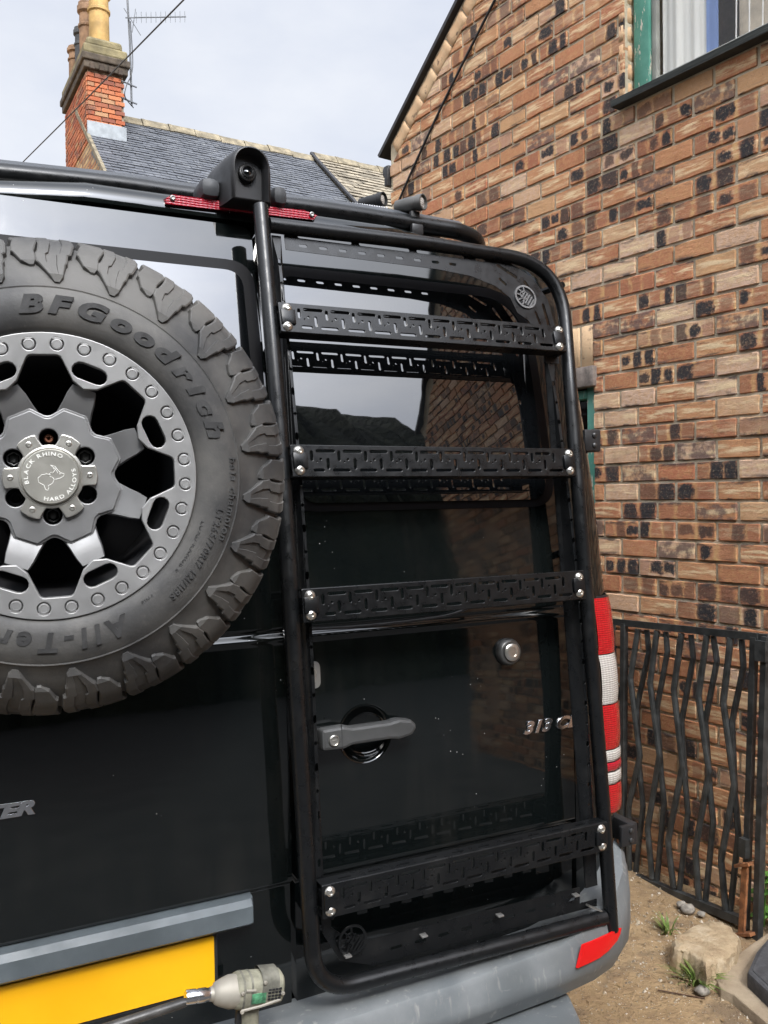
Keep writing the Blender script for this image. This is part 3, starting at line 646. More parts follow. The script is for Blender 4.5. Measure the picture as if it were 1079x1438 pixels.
# roof: slates in courses with real overlaps
RL, RDN = 5.2, 4.2                                     # roof length along the ridge, slope length
e1 = Vector((0, -math.cos(math.radians(40)), -math.sin(math.radians(40)))); nn = Vector((0, -math.sin(math.radians(40)), math.cos(math.radians(40))))
ridge0 = Vector((0, RA, ZR)); RS = random.Random(9)
def slates(x0, x1, w, hgt, lift, jit):
    b = B(); rows = int(RDN / hgt)
    for r in range(rows):
        x = x0 - (w / 2 if r % 2 else 0)
        while x < x1:
            a, c = max(x, x0), min(x + w, x1)
            if c - a > .03:
                t0, t1 = r * hgt, (r + 1) * hgt + .02 + RS.uniform(-jit, jit); th = .012 + RS.uniform(0, lift)
                P = [ridge0 + e1 * t + nn * hh + Vector((xx, 0, 0)) for t, hh in ((t0, .004), (t1, th)) for xx in (a + .004, c - .004)]
                Q = [ridge0 + e1 * t1 + nn * (th - .011) + Vector((xx, 0, 0)) for xx in (a + .004, c - .004)]
                b.add(P + Q, [(0, 1, 3, 2), (2, 3, 5, 4)])
            x += w
    return b
def roofbase(x0, x1):
    b = B(); b.loft([[ridge0 + Vector((x, 0, 0)) + e1 * t + nn * hh for t, hh in ((0, 0), (RDN, 0), (RDN, -.08))] + [ridge0 + Vector((x, 2.5, -2.5 * T40 - .08)), ridge0 + Vector((x, 2.5, -2.5 * T40))] for x in (x0, x1)]); return b
XR = 4.15
roof = far_obj(roofbase(0.0, XR), 'roof', SLATE)
o = far_obj(slates(.0, XR, .24, .105, .010, .006), 'slates', SLATE, roof); o['kind'] = 'stuff'
def ridge_tiles(x0, x1, par, mat):
    x = x0
    while x < x1 - .1:
        b = B(); P = [(-.15, -.125), (-.13, -.085), (-.05, .015), (0, .035), (.05, .015), (.13, -.085), (.15, -.125)]; dz = RS.uniform(-.012, .012)
        ring = lambda xx, k: [ridge0 + Vector((xx, y * k, z * k + .03 + dz)) for y, z in P] + [ridge0 + Vector((xx, y * k * .9, z * k + .012 + dz)) for y, z in reversed(P)]
        b.loft([ring(x, 1.12), ring(x + .05, 1.12), ring(x + .051, 1.0), ring(min(x + .44, x1), 1.0)]); far_obj(b, 'ridge_tile', mat, par, 40); x += .45
RIDGE = plastic('weathered_ridge_tile', (.21, .175, .115), .9, .4, 7, .4)
ridge_tiles(WCH + .02, XR, roof, RIDGE)
b = B(); lowz = ridge0 + e1 * RDN
b.add([ridge0 + Vector((.02, 0, -.05)), lowz + Vector((.02, 0, -.06)), Vector((.02, lowz.y, 0)), Vector((.02, 5.2, 0)), Vector((.02, 5.2, ZR - 4.35 * T40 if ZR - 4.35 * T40 > 0 else .5))] + [p + Vector((XR - .04, 0, 0)) for p in (ridge0 + Vector((.02, 0, -.05)), lowz + Vector((.02, 0, -.06)), Vector((.02, lowz.y, 0)), Vector((.02, 5.2, 0)), Vector((.02, 5.2, ZR - 4.35 * T40 if ZR - 4.35 * T40 > 0 else .5)))],
      [(0, 1, 2, 3, 4), (9, 8, 7, 6, 5), (1, 6, 7, 2), (3, 8, 9, 4), (2, 7, 8, 3)]); fwall = far_obj(b, 'wall', FMORT)
def fwall_mat(): return red_brick('tan_gable_brick', ((0, (.36, .15, .06)), (.4, (.44, .26, .12)), (.7, (.52, .36, .18)), (1, (.22, .10, .05))))
GAB = fwall_mat(); gme = bmesh_far.copy(); gme.materials.clear(); gme.materials.append(GAB)
for j in range(60):                                     # gable bricks just under the verge
    z = ZB - j * bh - bh / 2 + .1
    for k in range(-16, 10):
        y = k * bw + (0 if j % 2 else bw / 2); top = ZR + (y - RA) * T40 if y < RA else ZR - (y - RA) * T40
        if z > top - .12 or j > 26 or z < top - 1.5: continue
        o = link('brick', gme); o.parent = fwall; o.matrix_local = Matrix.Translation((.012, y, z)) @ Matrix.Rotation(math.radians(90), 4, 'Z')
b = B(); b.loft([[p + Vector((x, 0, 0)) for x, z in ((-.03, 0), (.02, 0))] + [p + Vector((x, 0, -.09)) for x in (.02, -.03)] for p in (ridge0 + Vector((0, -.05, .0)), lowz)]); far_obj(b, 'verge', RIDGE)
nb = empty('stone_roof_house', FA, 'neighbouring house with a paler stone tiled roof beyond the slates', 'house', mat=fm); 
STONETILE = plastic('pale_stone_tile', (.235, .20, .145), .9, .45, 5, .4)
o = far_obj(roofbase(XR + .05, XR + 3.5), 'roof', STONETILE, nb); r2 = o
ridge0 = ridge0 + Vector((0, 0, .05)); o = far_obj(slates(XR + .05, XR + 3.5, .30, .15, .02, .012), 'stone_tiles', STONETILE, r2); o['kind'] = 'stuff'
ridge_tiles(XR + .05, XR + 3.4, r2, RIDGE)
b = B(); b.box((XR + 1.8, 1.0, 2.5), (3.3, 5, 5.0)); far_obj(b, 'wall', FMORT, nb)
b = B(); b.tube([ridge0 + Vector((XR + .02, 0, .04)), ridge0 + Vector((XR + .02, 0, .04)) + e1 * RDN], .035, 6); far_obj(b, 'verge_flashing', SLATEEDGE, nb)
# aerial
am = Matrix.Translation((0, 0, 0)); aer = empty('tv_aerial', FA, 'television aerial on a thin pole strapped to the chimney', 'aerial', mat=fm)
ALU = alloy('aerial_metal', (.13, .135, .14), .6, .3)
b = B(); xa = WCH + .12; b.tube([Vector((xa, .05, ZB + .60)), Vector((xa - .01, .05, zt + .6)), Vector((xa - .04, .05, zt + 1.35))], .016, 8); far_obj(b, 'pole', ALU, aer, 40)
for z in (ZB + .66, ZB + .92): b = B(); b.tube([Vector((WCH - .05, -.02, z)), Vector((xa + .08, .05, z - .015))], .014, 6); far_obj(b, 'bracket', ALU, aer, 40)
b = B(); zb_ = zt + .95; p0, p1 = Vector((xa - .08, .02, zb_ - .02)), Vector((xa + .80, -.25, zb_ + .10)); b.tube([p0, p1], .011, 6); far_obj(b, 'boom', ALU, aer, 40)
b = B()
for k in range(11):
    p = p0.lerp(p1, .18 + k * .08); b.tube([p - Vector((0, 0, .085)), p + Vector((0, 0, .085))], .004, 5)
b.tube([p0 + Vector((.1, 0, -.2)), p0 + Vector((.16, 0, .18))], .006, 5); b.tube([p0 + Vector((-.02, 0, .14)), p0 + Vector((.22, -.05, -.24))], .006, 5); far_obj(b, 'elements', ALU, aer, 40)
b = B(); b.tube(catmull([Vector((xa, .03, zt + .9)), Vector((xa + .02, .03, zt + .2)), Vector((xa - .1, -.03, ZB + .85)), Vector((xa - .12, -.03, ZB + .68)), Vector((xa + .02, .02, ZB + .56))], 6), .008, 5); far_obj(b, 'coax', BLACKPL, aer, 40)
b = B(); q0, q1 = depth(38, 222, 11.5), depth(258, 0, 7.5); b.tube([q0 + (q0 - q1) * .8, q0, q0.lerp(q1, .5) - Vector((0, 0, .01)), q1, q1 + (q1 - q0) * .5], .007, 6)
tag(b.build('overhead_wire', BLACKPL), 'dark overhead wire slanting across the sky past the chimney', 'wire')

# ------------------------------------------------------------------ the van: body, doors, lamps, bumper
CX = .645
van = empty('panel_van', (CX, 2.0, 0), 'glossy black high panel van parked with its closed rear doors facing the yard', 'van')
st = []
for dx, dy in ((1.0, 4.6), (1.0, 1.0), (1.0, .16), (.992, .10), (.972, .055), (.94, .025), (.90, .010), (.83, .004), (.798, .004), (.797, .05), (.4, .05), (.02, .05)): st.append((-dx, dy))
st = st + [(-a, b_) for a, b_ in reversed(st)]
zs = [.50, .60, .75, .9] + [.9 + .1 * k for k in range(1, 15)] + [2.35, 2.418]
rings = []
for dx, dy in st:
    drop = .16 * abs(dx) ** 9; col = []
    for z in zs:
        zz = .5 + (z - .5) * (1 - drop / 1.95); col.append(Vector((CX + dx * (1 - .012 * max(0, zz - 1.4)), D(zz) + dy, zz)))
    d0 = 0.002 if abs(dx) < .797 else dy
    for dyy, dz in ((.0, .012), (.0, .030), (.012, .052), (.04, .068), (.10, .078), (.30, .082), (4.9, .10)):
        y = D(2.42) + d0 + dyy
        if dy >= 1: y = max(D(2.42) + dy, y)
        col.append(Vector((CX + dx * (1 - .012) * (1 - .02 * (dz > .04)), y, 2.418 - drop + dz * (1 - .3 * abs(dx) ** 6))))
    rings.append(col)
b = B(); b.loft(rings, closed=False, cap=False); body = b.build('body', PAINT, van, angle=50)
def off_door(x, z):
    o = -.005 * math.exp(-((z - 1.443) / .006) ** 2) + .004 * math.exp(-((z - 1.428) / .007) ** 2)
    t = min(1, max(0, (.886 - z) / .016)); o -= .014 * t * t * (3 - 2 * t)
    return o
def door_sheet(loops, off, zc, skirt=.03, mat=None, name='x', parent=None):
    me = plate(loops, 0); bm = bmesh.new(); bm.from_mesh(me)
    for f in bm.faces: 
        if f.normal.z < 0: f.normal_flip()
    for z in zc:
        bmesh.ops.bisect_plane(bm, geom=bm.verts[:] + bm.edges[:] + bm.faces[:], plane_co=(0, z, 0), plane_no=(0, 1, 0))
    for x in [k * .08 for k in range(-10, 24)]:
        bmesh.ops.bisect_plane(bm, geom=bm.verts[:] + bm.edges[:] + bm.faces[:], plane_co=(x, 0, 0), plane_no=(1, 0, 0))
    bmesh.ops.remove_doubles(bm, verts=bm.verts, dist=1e-5)
    nf = len(bm.faces); ed = [e for e in bm.edges if e.is_boundary]
    lay = bm.faces.layers.int.new('front')
    for f in bm.faces: f[lay] = 1
    ex = bmesh.ops.extrude_edge_only(bm, edges=ed); nv = [v for v in ex['geom'] if isinstance(v, bmesh.types.BMVert)]
    nvs = set(nv)
    for v in bm.verts:
        x, z = v.co.x, v.co.y; v.co = Vector((x, D(z) - off(x, z) + (skirt if v in nvs else 0), z))
    bm.normal_update(); fl = [f[lay] for f in bm.faces]
    out = bpy.data.meshes.new(name); bm.to_mesh(out); bm.free(); bpy.data.meshes.remove(me)
    ns = []
    for p in out.polygons:
        p.use_smooth = True
        for vi in p.vertices:
            c = out.vertices[vi].co
            if fl[p.index]:
                e = .002; g = ((D(c.z + e) - off(c.x, c.z + e)) - (D(c.z - e) - off(c.x, c.z - e))) / (2 * e); nn_ = Vector((0, -1, g)).normalized()
            else: nn_ = p.normal
            ns.append(nn_)
    out.normals_split_custom_set(ns); out.materials.append(mat); return link(name, out, parent)
ZC = [.60 + .05 * k for k in range(37)] + [.868, .872, .876, .880, .884, .888] + [1.410 + .003 * k for k in range(18)]
def door(x0, x1, holes=()):
    lp = [fillet([(x0, .585), (x1, .585), (x1, 2.418), (x0, 2.418)], [.02, .02, .03, .03])]
    return door_sheet(lp + list(holes), lambda x, z: .0 + off_door(x, z), ZC, .055, PAINT, 'rear_door', van)
BC = pt(513, 1030); BR = .067
ldoor = door(CX - .792, CX - .006); rdoor = door(CX + .006, CX + .792, [circ(BC.x, BC.z, BR, 40)])
ldoor['label'] = 'left rear door carrying the spare wheel'; rdoor['label'] = 'right rear door carrying the ladder'
b = B(); m = frame_at(BC); b.lathe([(BR + .0025, .0025), (BR - .002, .001), (BR - .007, -.006), (BR * .72, -.022), (BR * .4, -.030), (.001, -.032)], m, 48); b.build('handle_recess', PAINT, rdoor, 60)
for (x0, x1, dr) in ((CX - .745, .603, ldoor), (.698, 1.405, rdoor)):
    zb, zt_ = 1.735, 2.296
    rr_ = [.05, .05, .045, .045] if dr is ldoor else [.05, .06, .13, .035]
    door_sheet([fillet([(x0 - .03, zb - .02), (x1 + .03, zb - .02), (x1 + .03, zt_ + .028), (x0 - .03, zt_ + .028)], [q + .02 for q in rr_], 8)], lambda x, z: .003, ZC, .006, SEAL, 'window_seal', dr)
    door_sheet([fillet([(x0, zb), (x1, zb), (x1, zt_), (x0, zt_)], rr_, 8)], lambda x, z: .007, ZC, .004, GLASS, 'window_glass', dr)
def door_bar(px0, px1, o): a, c = pt(*px0, o), pt(*px1, o); return a, c
# door handle
ha, hb = Vector((.700, 0, 1.202)), Vector((.940, 0, 1.204)); hl = hb.x - ha.x
prof = [(0, -.024), (.055, -.026), (.075, -.020), (.17, -.020), (.195, -.024), (hl - .012, -.018), (hl, -.004), (hl, .006), (hl - .012, .018), (.195, .024), (.17, .020), (.075, .020), (.055, .026), (0, .024)]
m = frame_at(Vector((ha.x, D(1.203) - .036, 1.203)))
b = B(); b.mesh(plate([fillet(prof, .008, 3)], .020, .0075), m); b.box(m @ Vector((.03, 0, -.016)), (.05, .04, .035), bev=.004); b.box(m @ Vector((hl - .025, 0, -.016)), (.03, .04, .028), bev=.004)
b.build('door_handle', HANDLEPL, rdoor, 40)
b = B(); b.mesh(plate([[(.0475, -.03), (.049, -.03), (.049, .03), (.0475, .03)]], .001), m @ Matrix.Translation((0, 0, .0172))); b.build('handle_joint', BLACKPL, rdoor, 0)
b = B(); b.lathe([(.0125, 0), (.0125, .004), (.0105, .006), (.0100, .003), (.0, .003)], m @ Matrix.Translation((.028, -.003, .0165)), 24); b.box(m @ Vector((.028, -.003, .0200)), (.010, .001, .002)); b.build('key_cylinder', STEEL, rdoor, 40)
# euro lock plate and round hasp lock
lp_ = pt(440, 948, .002); m = frame_at(lp_); b = B(); b.mesh(plate([fillet([(-.017, -.031), (.017, -.031), (.017, .031), (-.017, .031)], .016, 6)], .004, .001), m); b.build('lock_plate', DULLSTEEL, rdoor, 40)
b = B(); b.mesh(plate([slot(0, .006, .017, .017), ], .005, .001), m @ Matrix.Translation((-.001, 0, .002))); b.mesh(plate([slot(0, -.006, .024, .0105, math.pi / 2)], .0055, .001), m @ Matrix.Translation((-.001, 0, .0018))); b.build('lock_cylinder', STEEL, rdoor, 40)
b = B()
for s_ in (-1, 1): b.lathe([(.0035, 0), (.0035, .001), (.002, .0016), (0, .001)], m @ Matrix.Translation((-.001, .025 * s_, .002)), 10)
b.build('lock_screws', NUT, rdoor, 40)
m = frame_at(pt(712, 915)); b = B(); b.lathe([(.0345, 0), (.0345, .010), (.031, .018), (.0285, .020), (.024, .020), (.0225, .024)], m, 36); b.build('lock_housing', alloy('lock_alloy', (.17, .17, .165), .38, .8), rdoor, 40)
b = B(); b.lathe([(.0225, .020), (.0225, .026), (.020, .028), (.012, .0285), (.012, .0265), (0, .0265)], m, 30); b.box(m @ Vector((0, 0, .0272)), (.010, .001, .002)); b.build('lock_barrel', STEEL, rdoor, 40)
# badges
bp = pt(735, 1031, .002); b = B(); b.mesh(text('313 CDI', .042, .0016, .34, .0014, .0007, 1.32, 1.02), frame_at(bp)); b.build('badge_lettering', CHROME, rdoor, 30)
bp = pt(50, 1141, .003); me = text('SPRINTER', .036, .0016, .30, .0014, .0007, 1.5, 1.02); xm = max(v.co.x for v in me.vertices); b = B(); b.mesh(me, frame_at(Vector((bp.x - xm, bp.y, bp.z)))); b.build('badge_lettering', CHROME, ldoor, 30)
# grey grab strip and number plate under the left door
b = B(); sy = D(.85); 
ring = lambda x, k: [Vector((x, sy + .012, .876)), Vector((x, sy - .020 * k, .874)), Vector((x, sy - .032 * k, .862)), Vector((x, sy - .034 * k, .826)), Vector((x, sy - .022 * k, .817)), Vector((x, sy + .012, .815))]
b.loft([ring(-.14, .8), ring(-.12, 1), ring(.526, 1), ring(.538, .93), ring(.543, .55)]); b.build('trim_strip', GREYPL, van, 30)
py = D(.75) + .006; b = B(); b.mesh(plate([fillet([(-.070, .683), (.466, .683), (.466, .812), (-.070, .812)], .008)], .006, .001), Matrix(((1, 0, 0, 0), (0, 0, -1, py - .002), (0, 1, 0, 0), (0, 0, 0, 1)))); holder = b.build('number_plate_holder', BLACKPL, van, 40)
b = B(); b.mesh(plate([fillet([(-.062, .691), (.458, .691), (.458, .804), (-.062, .804)], .006)], .004, .0006), Matrix(((1, 0, 0, 0), (0, 0, -1, py - .0075), (0, 1, 0, 0), (0, 0, 0, 1)))); b.build('number_plate', YELLOW, holder, 40)
# hinge straps at the right edge
for (px_, py_, h_, o_) in ((823, 620, .066, -.06), (873, 1163, .062, -.06)):
    p = onX(px_, py_, 1.648); b = B(); b.box(p, (.03, .10, h_), bev=.005); b.box(p + Vector((-.02, -.045, 0)), (.05, .014, h_ * .94), bev=.004)
    b.build('door_hinge', BLACKPL, van, 40)
    b = B(); b.lathe([(.007, 0), (.007, .004), (.004, .006), (0, .006)], Matrix.Translation(p + Vector((-.012, -.052, h_ * .22))) @ Matrix.Rotation(math.radians(90), 4, 'X'), 10); b.lathe([(.007, 0), (.007, .004), (.004, .006), (0, .006)], Matrix.Translation(p + Vector((-.012, -.052, -h_ * .22))) @ Matrix.Rotation(math.radians(90), 4, 'X'), 10); b.build('hinge_bolts', NUT, van, 40)
# underside and road wheels
b = B(); b.box((CX, 4.4, .47), (1.96, 4.9, .22), bev=.03); b.build('underbody', BLACKPL, van, 40)
for sx_ in (-1, 1):
    for y_ in (2.95, 6.2):
        mm = Matrix.Translation((CX + sx_ * .86, y_, .34)) @ Matrix.Rotation(math.radians(90), 4, 'Y'); b = B(); b.lathe([(.20, -.10), (.30, -.115), (.335, -.09), (.34, 0), (.335, .09), (.30, .115), (.20, .10)], mm, 40); rw = b.build('road_wheel', RUBBER, van, 40)
        b = B(); b.lathe([(.20, .095), (.19, .06), (.08, .05), (.06, .08), (0, .08)], mm, 32); b.lathe([(.20, -.095), (.19, -.06), (.08, -.05), (.06, -.08), (0, -.08)], mm, 32); b.build('wheel_rim', ALLOY, rw, 40)
# tail lamps
def lamp_side(sg):
    base = B(); pln = [(.885, .006), (.92, .006), (.95, .020), (.975, .048), (.992, .09), (1.0, .15), (1.0, .27)]
    def sl(z0, z1, o, tap=0.0, nz=4):
        R = []
        for k in range(nz + 1):
            z = z0 + (z1 - z0) * k / nz; row = []
            for i, (dx, dy) in enumerate(pln):
                n_ = Vector((dx - .80, -(.30 - dy) * (1.2 if i < 5 else .1), 0)).normalized(); sh = max(0, (z - 1.25)) * .25
                bul = o * (1 - .25 * ((k / nz) * 2 - 1) ** 4)
                row.append(Vector((CX + sg * (min(dx, 1.0) * (1 - .012 * max(0, z - 1.4)) + n_.x * bul), D(z) + dy + n_.y * bul + sh * .2, z)))
            R.append(row)
        return R
    b = B(); b.loft(sl(.872, 1.466, .006, nz=10), closed=False, cap=False); root = b.build('tail_lamp', BLACKPL, van, 50)
    for z0, z1, m_ in ((1.31, 1.46, LENSRED), (1.175, 1.307, LENSCLEAR), (1.052, 1.172, LENSRED), (1.018, 1.049, LENSCLEAR), (.992, 1.015, LENSPINK), (.957, .989, LENSCLEAR), (.878, .954, LENSRED)):
        b = B(); b.loft(sl(z0, z1, .016, nz=6), closed=False, cap=False); b.build('lamp_lens', m_, root, 60)
lamp_side(1); lamp_side(-1)
# bumper
rg = []
def bprof(x, y, zt_, zb_, nx, ny):
    n_ = Vector((nx, ny, 0)).normalized(); c = Vector((x, y, 0))
    return [c - n_ * .16 + Vector((0, 0, zt_ - .018)), c - n_ * .035 + Vector((0, 0, zt_ + .004)), c - n_ * .010 + Vector((0, 0, zt_ - .004)), c + Vector((0, 0, zt_ - .020)), c + n_ * .004 + Vector((0, 0, zt_ - .046)), c + n_ * .008 + Vector((0, 0, zt_ - .056)), c + n_ * .009 + Vector((0, 0, (zt_ + zb_) / 2 - .01)), c + n_ * .003 + Vector((0, 0, zb_ + .05)), c - n_ * .016 + Vector((0, 0, zb_ + .012)), c - n_ * .04 + Vector((0, 0, zb_)), c - n_ * .16 + Vector((0, 0, zb_ + .01))]
path = [(-.012, 1.690, .610, .475, 0, -1), (.35, 1.690, .610, .475, 0, -1), (1.0, 1.690, .618, .478, 0, -1), (1.30, 1.694, .632, .486, .05, -1), (1.42, 1.706, .655, .49, .18, -1), (1.50, 1.727, .69, .494, .4, -1), (1.57, 1.77, .735, .498, .8, -1), (1.62, 1.835, .768, .50, 1, -.5), (1.645, 1.93, .782, .50, 1, -.2), (1.652, 2.12, .79, .50, 1, 0), (1.652, 2.45, .79, .50, 1, 0)]
lft = [(2 * CX - x, y, a, c, -nx, ny) for x, y, a, c, nx, ny in reversed(path[1:])]
b = B(); b.loft([bprof(*q) for q in lft + [path[0]] * 0 + path[1:]]); bump_ = b.build('bumper', BUMPER, van, 30)
b = B(); R_ = []
for px_, top, bot in ((812, 1329, 1358), (830, 1322, 1353), (848, 1314, 1344), (862, 1307, 1330), (868, 1305, 1316)):
    pass
def bump_pt(px_, py_):                                   # meet the bumper skin along its corner
    best = None
    for i in range(2, len(path) - 1):
        a = Vector((path[i][0] + path[i][4] * .010, path[i][1] + path[i][5] * .010)); c = Vector((path[i + 1][0] + path[i + 1][4] * .010, path[i + 1][1] + path[i + 1][5] * .010)); d = Vector(ray(px_, py_)); d2 = Vector((d.x, d.y)); e = c - a
        den = d2.x * e.y - d2.y * e.x
        if abs(den) < 1e-9: continue
        s_ = (a.x * e.y - a.y * e.x) / den; t_ = (a.x * d2.y - a.y * d2.x) / den
        if -.02 <= t_ <= 1.02 and s_ > 0: 
            if best is None or s_ < best[0]: best = (s_, Vector(CAM) + d * s_)
    return best[1]
top_px = [(816, 1326), (829, 1321), (842, 1315.5), (855, 1309.5), (868, 1303)]; bot_px = [(808, 1358), (822, 1352), (837, 1345), (850, 1335), (862, 1321)]
T_ = [bump_pt(*p) for p in top_px]; Bt = [bump_pt(*p) for p in bot_px]; o2 = [Vector((.002 + .0015 * k, -.007 + .0008 * k, 0)) for k in range(5)]
b.loft([[T_[k] + o2[k] * .2, T_[k] + o2[k] * 1.1, (T_[k] + Bt[k]) / 2 + o2[k] * 1.3, Bt[k] + o2[k] * 1.1, Bt[k] + o2[k] * .2] for k in range(5)]); b.build('reflector', REFLECTOR, bump_, 30)
stp = [onZ(*p, .470) for p in ((470, 1466), (702, 1401), (780, 1379), (800, 1402), (815, 1434), (820, 1475), (770, 1560), (520, 1640))]
b = B(); b.mesh(plate([fillet([(p.x, p.y) for p in stp], [0, .02, .05, .06, .06, .1, .08, .05])], .06, .010), Matrix.Translation((0, 0, .440)))
step = b.build('step', BUMPER, van, 35)
for k in range(9):
    x0 = stp[2].x - .05 - k * .055; y0 = stp[2].y - .03; b = B(); b.box((x0 - .03, y0 - .10, .4722), (.012, .19, .006), Matrix.Rotation(math.radians(-32), 3, 'Z'), bev=.002); b.build('step_rib', BUMPER, step, 30)

# ------------------------------------------------------------------ roof rack, lights, camera
rack = empty('roof_rack', (CX, 2.3, 2.5), 'black tubular roof rack with a flat deck along the van roof edge', 'roof rack')
RY = 2.15
rp = [onY(px_, py_, RY) for px_, py_ in ((-150, 232), (0, 244), (167, 261), (272, 276), (400, 289), (500, 302), (600, 318), (650, 327))]
rp += [Vector((rp[-1].x + .075, RY + .04, rp[-1].z - .012)), Vector((rp[-1].x + .12, RY + .16, rp[-1].z - .02)), Vector((rp[-1].x + .13, RY + .5, rp[-1].z - .02)), Vector((rp[-1].x + .13, RY + 3.2, rp[-1].z))]
b = B(); b.tube(catmull(rp, 5), .0235, 14); b.build('rail_tube', POWDER, rack, 60)
DECK = plastic('deck_sheet', (.050, .054, .060), .42, .2, 5)
b = B(); q = rp[:8]
b.loft([[p + Vector((0, -.006, .022)), p + Vector((0, .02, .040)), p + Vector((0, .30, .085)), p + Vector((0, 2.6, .09)), p + Vector((0, 2.6, .078)), p + Vector((0, .02, .02))] for p in q]); b.build('deck_sheet', DECK, rack, 30)
b = B()
for k in range(5):
    p = rp[1].lerp(rp[6], k / 4); b.box(p + Vector((0, .03, -.035)), (.05, .04, .07), bev=.006)
b.build('foot_brackets', BLACKPL, rack, 40)
b = B()
for k in range(17):
    for r_ in range(2): p = onY(489 + k * 3.4 + r_ * 1.6, 284.5 + k * .44 + r_ * 3.2, RY + .10); b.lathe([(.0030, 0), (.0, .0004)], Matrix.Translation(p) @ Matrix.Rotation(math.radians(70), 4, 'X'), 8)
b.build('perforations', plastic('bare_metal', (.45, .46, .48), .5), rack, 30)
LAMPB = alloy('lamp_body', (.16, .155, .145), .45, .6)
def work_light(p, facing, label, r=.0215, body=None):
    d = Vector(facing).normalized(); t = empty('work_light', p, label, 'lamp', 'small bullet lamps on the roof rack'); m = Matrix.Translation(p) @ d.to_track_quat('Z', 'Y').to_matrix().to_4x4()
    b = B(); b.lathe([(r * .5, -.062), (r * .85, -.056), (r * .9, -.03), (r * .95, -.028), (r * .95, .010), (r * 1.06, .012), (r * 1.06, .030), (r * .92, .031), (r * .88, .022)], m, 24, cap=(True, False)); b.build('lamp_body', body or LAMPB, t, 35)
    b = B(); b.lathe([(r * .90, .022), (r * .5, .027), (0, .028)], m, 24); b.build('lamp_lens', LENSCLEAR, t, 50)
    b = B(); b.box(p + Vector((0, .0, -.047)), (.028, .016, .05), bev=.003); b.box(p + Vector((.0, -.012, -.078)), (.036, .018, .032), bev=.004); b.build('bracket', BLACKPL, t, 40)
work_light(onY(582, 287, 2.14) + Vector((0, 0, .002)), (.62, -1, -.02), 'grey bullet lamp clamped on the roof rack tube in front of the bricks')
work_light(onY(528, 282, 2.42), (.62, -1, 0), 'darker bullet lamp farther along the roof rack near the slate roof', .021, BLACKPL)
cam_ = empty('reversing_camera', (CX, 2.05, 2.46), 'black hooded reversing camera with a red brake lamp bar at the roof edge', 'camera')
yb = D(2.45) - .012
def cl(px_, py_, y=yb): return onY(px_, py_, y)
P = [(232, 287), (231, 279), (240, 273.5), (336, 286), (428, 296), (446, 303), (441, 309.5), (336, 298)]
L0 = [cl(*p) for p in P]; b = B(); b.loft([[p + Vector((0, .05, .01)) for p in L0], [p + Vector((0, .004, 0)) for p in L0], [Vector((CX, yb, 2.475)).lerp(p, .985) + Vector((0, -.004, 0)) for p in L0]]); b.build('brake_lens', LENSPINK, cam_, 30)
b = B()
for p in (cl(242, 279), cl(437, 302)): b.lathe([(.0065, 0), (.0065, .005), (.004, .007), (0, .006)], Matrix.Translation(p + Vector((0, -.002, 0))) @ Matrix.Rotation(math.radians(90), 4, 'X'), 12)
b.build('lens_screws', DULLSTEEL, cam_, 40)
hc = onY(352, 285, 1.985); ht = onY(352, 205, 1.985); HH = ht.z - hc.z
def tomb(x, y, z, w, hgt, n=16):
    P = [Vector((x - w / 2, y, z)), Vector((x + w / 2, y, z))]
    for k in range(n + 1):
        a = math.pi * k / n; ex = .92
        P.append(Vector((x + w / 2 * math.copysign(abs(math.cos(a)) ** ex, math.cos(a)), y, z + hgt - w * .55 + w * .55 * abs(math.sin(a)) ** ex)))
    return P
b = B(); X0 = hc.x; ZBs = hc.z
b.loft([tomb(X0 - .034, 2.34, ZBs + .02, .07, .05), tomb(X0 - .032, 2.30, ZBs + .016, .10, .075), tomb(X0 - .026, 2.20, ZBs + .010, .112, HH * .74), tomb(X0 - .016, 2.11, ZBs + .005, .114, HH * .93), tomb(X0 - .006, 2.05, ZBs, .112, HH), tomb(X0, 2.005, ZBs, .107, HH * 1.0), tomb(X0 + .001, 1.985, ZBs + .002, .100, HH * .975), tomb(X0 + .001, 1.975, ZBs + .004, .091, HH * .935), tomb(X0 + .001, 1.974, ZBs + .006, .082, HH * .90), tomb(X0 + .001, 1.985, ZBs + .008, .074, HH * .86), tomb(X0, 2.006, ZBs + .010, .070, HH * .83)]); b.build('housing', BLACKPL, cam_, 60)
m = Matrix.Translation((X0 - .002, 2.002, ZBs + HH * .56)) @ Matrix.Rotation(math.radians(78), 4, 'X') @ Matrix.Scale(.74, 4)
b = B(); b.lathe([(.030, -.012), (.030, .005), (.027, .008), (.023, .009), (.022, .012), (.018, .014), (.016, .007)], m, 32); b.build('lens_ring', plastic('black_ring', (.012, .012, .012), .3), cam_, 40)
b = B(); b.lathe([(.017, .006), (.012, .011), (0, .013)], m, 24); b.build('camera_lens', GLASS, cam_, 60)
GASK = plastic('grey_gasket', (.045, .047, .05), .6)
for px_, w_ in ((290, .05), (386, .04)): b = B(); p = onY(px_, 271 + (px_ - 288) * .11, 2.075); b.box(p, (w_, .10, .05), bev=.018); b.build('gasket_block', GASK, cam_, 40)

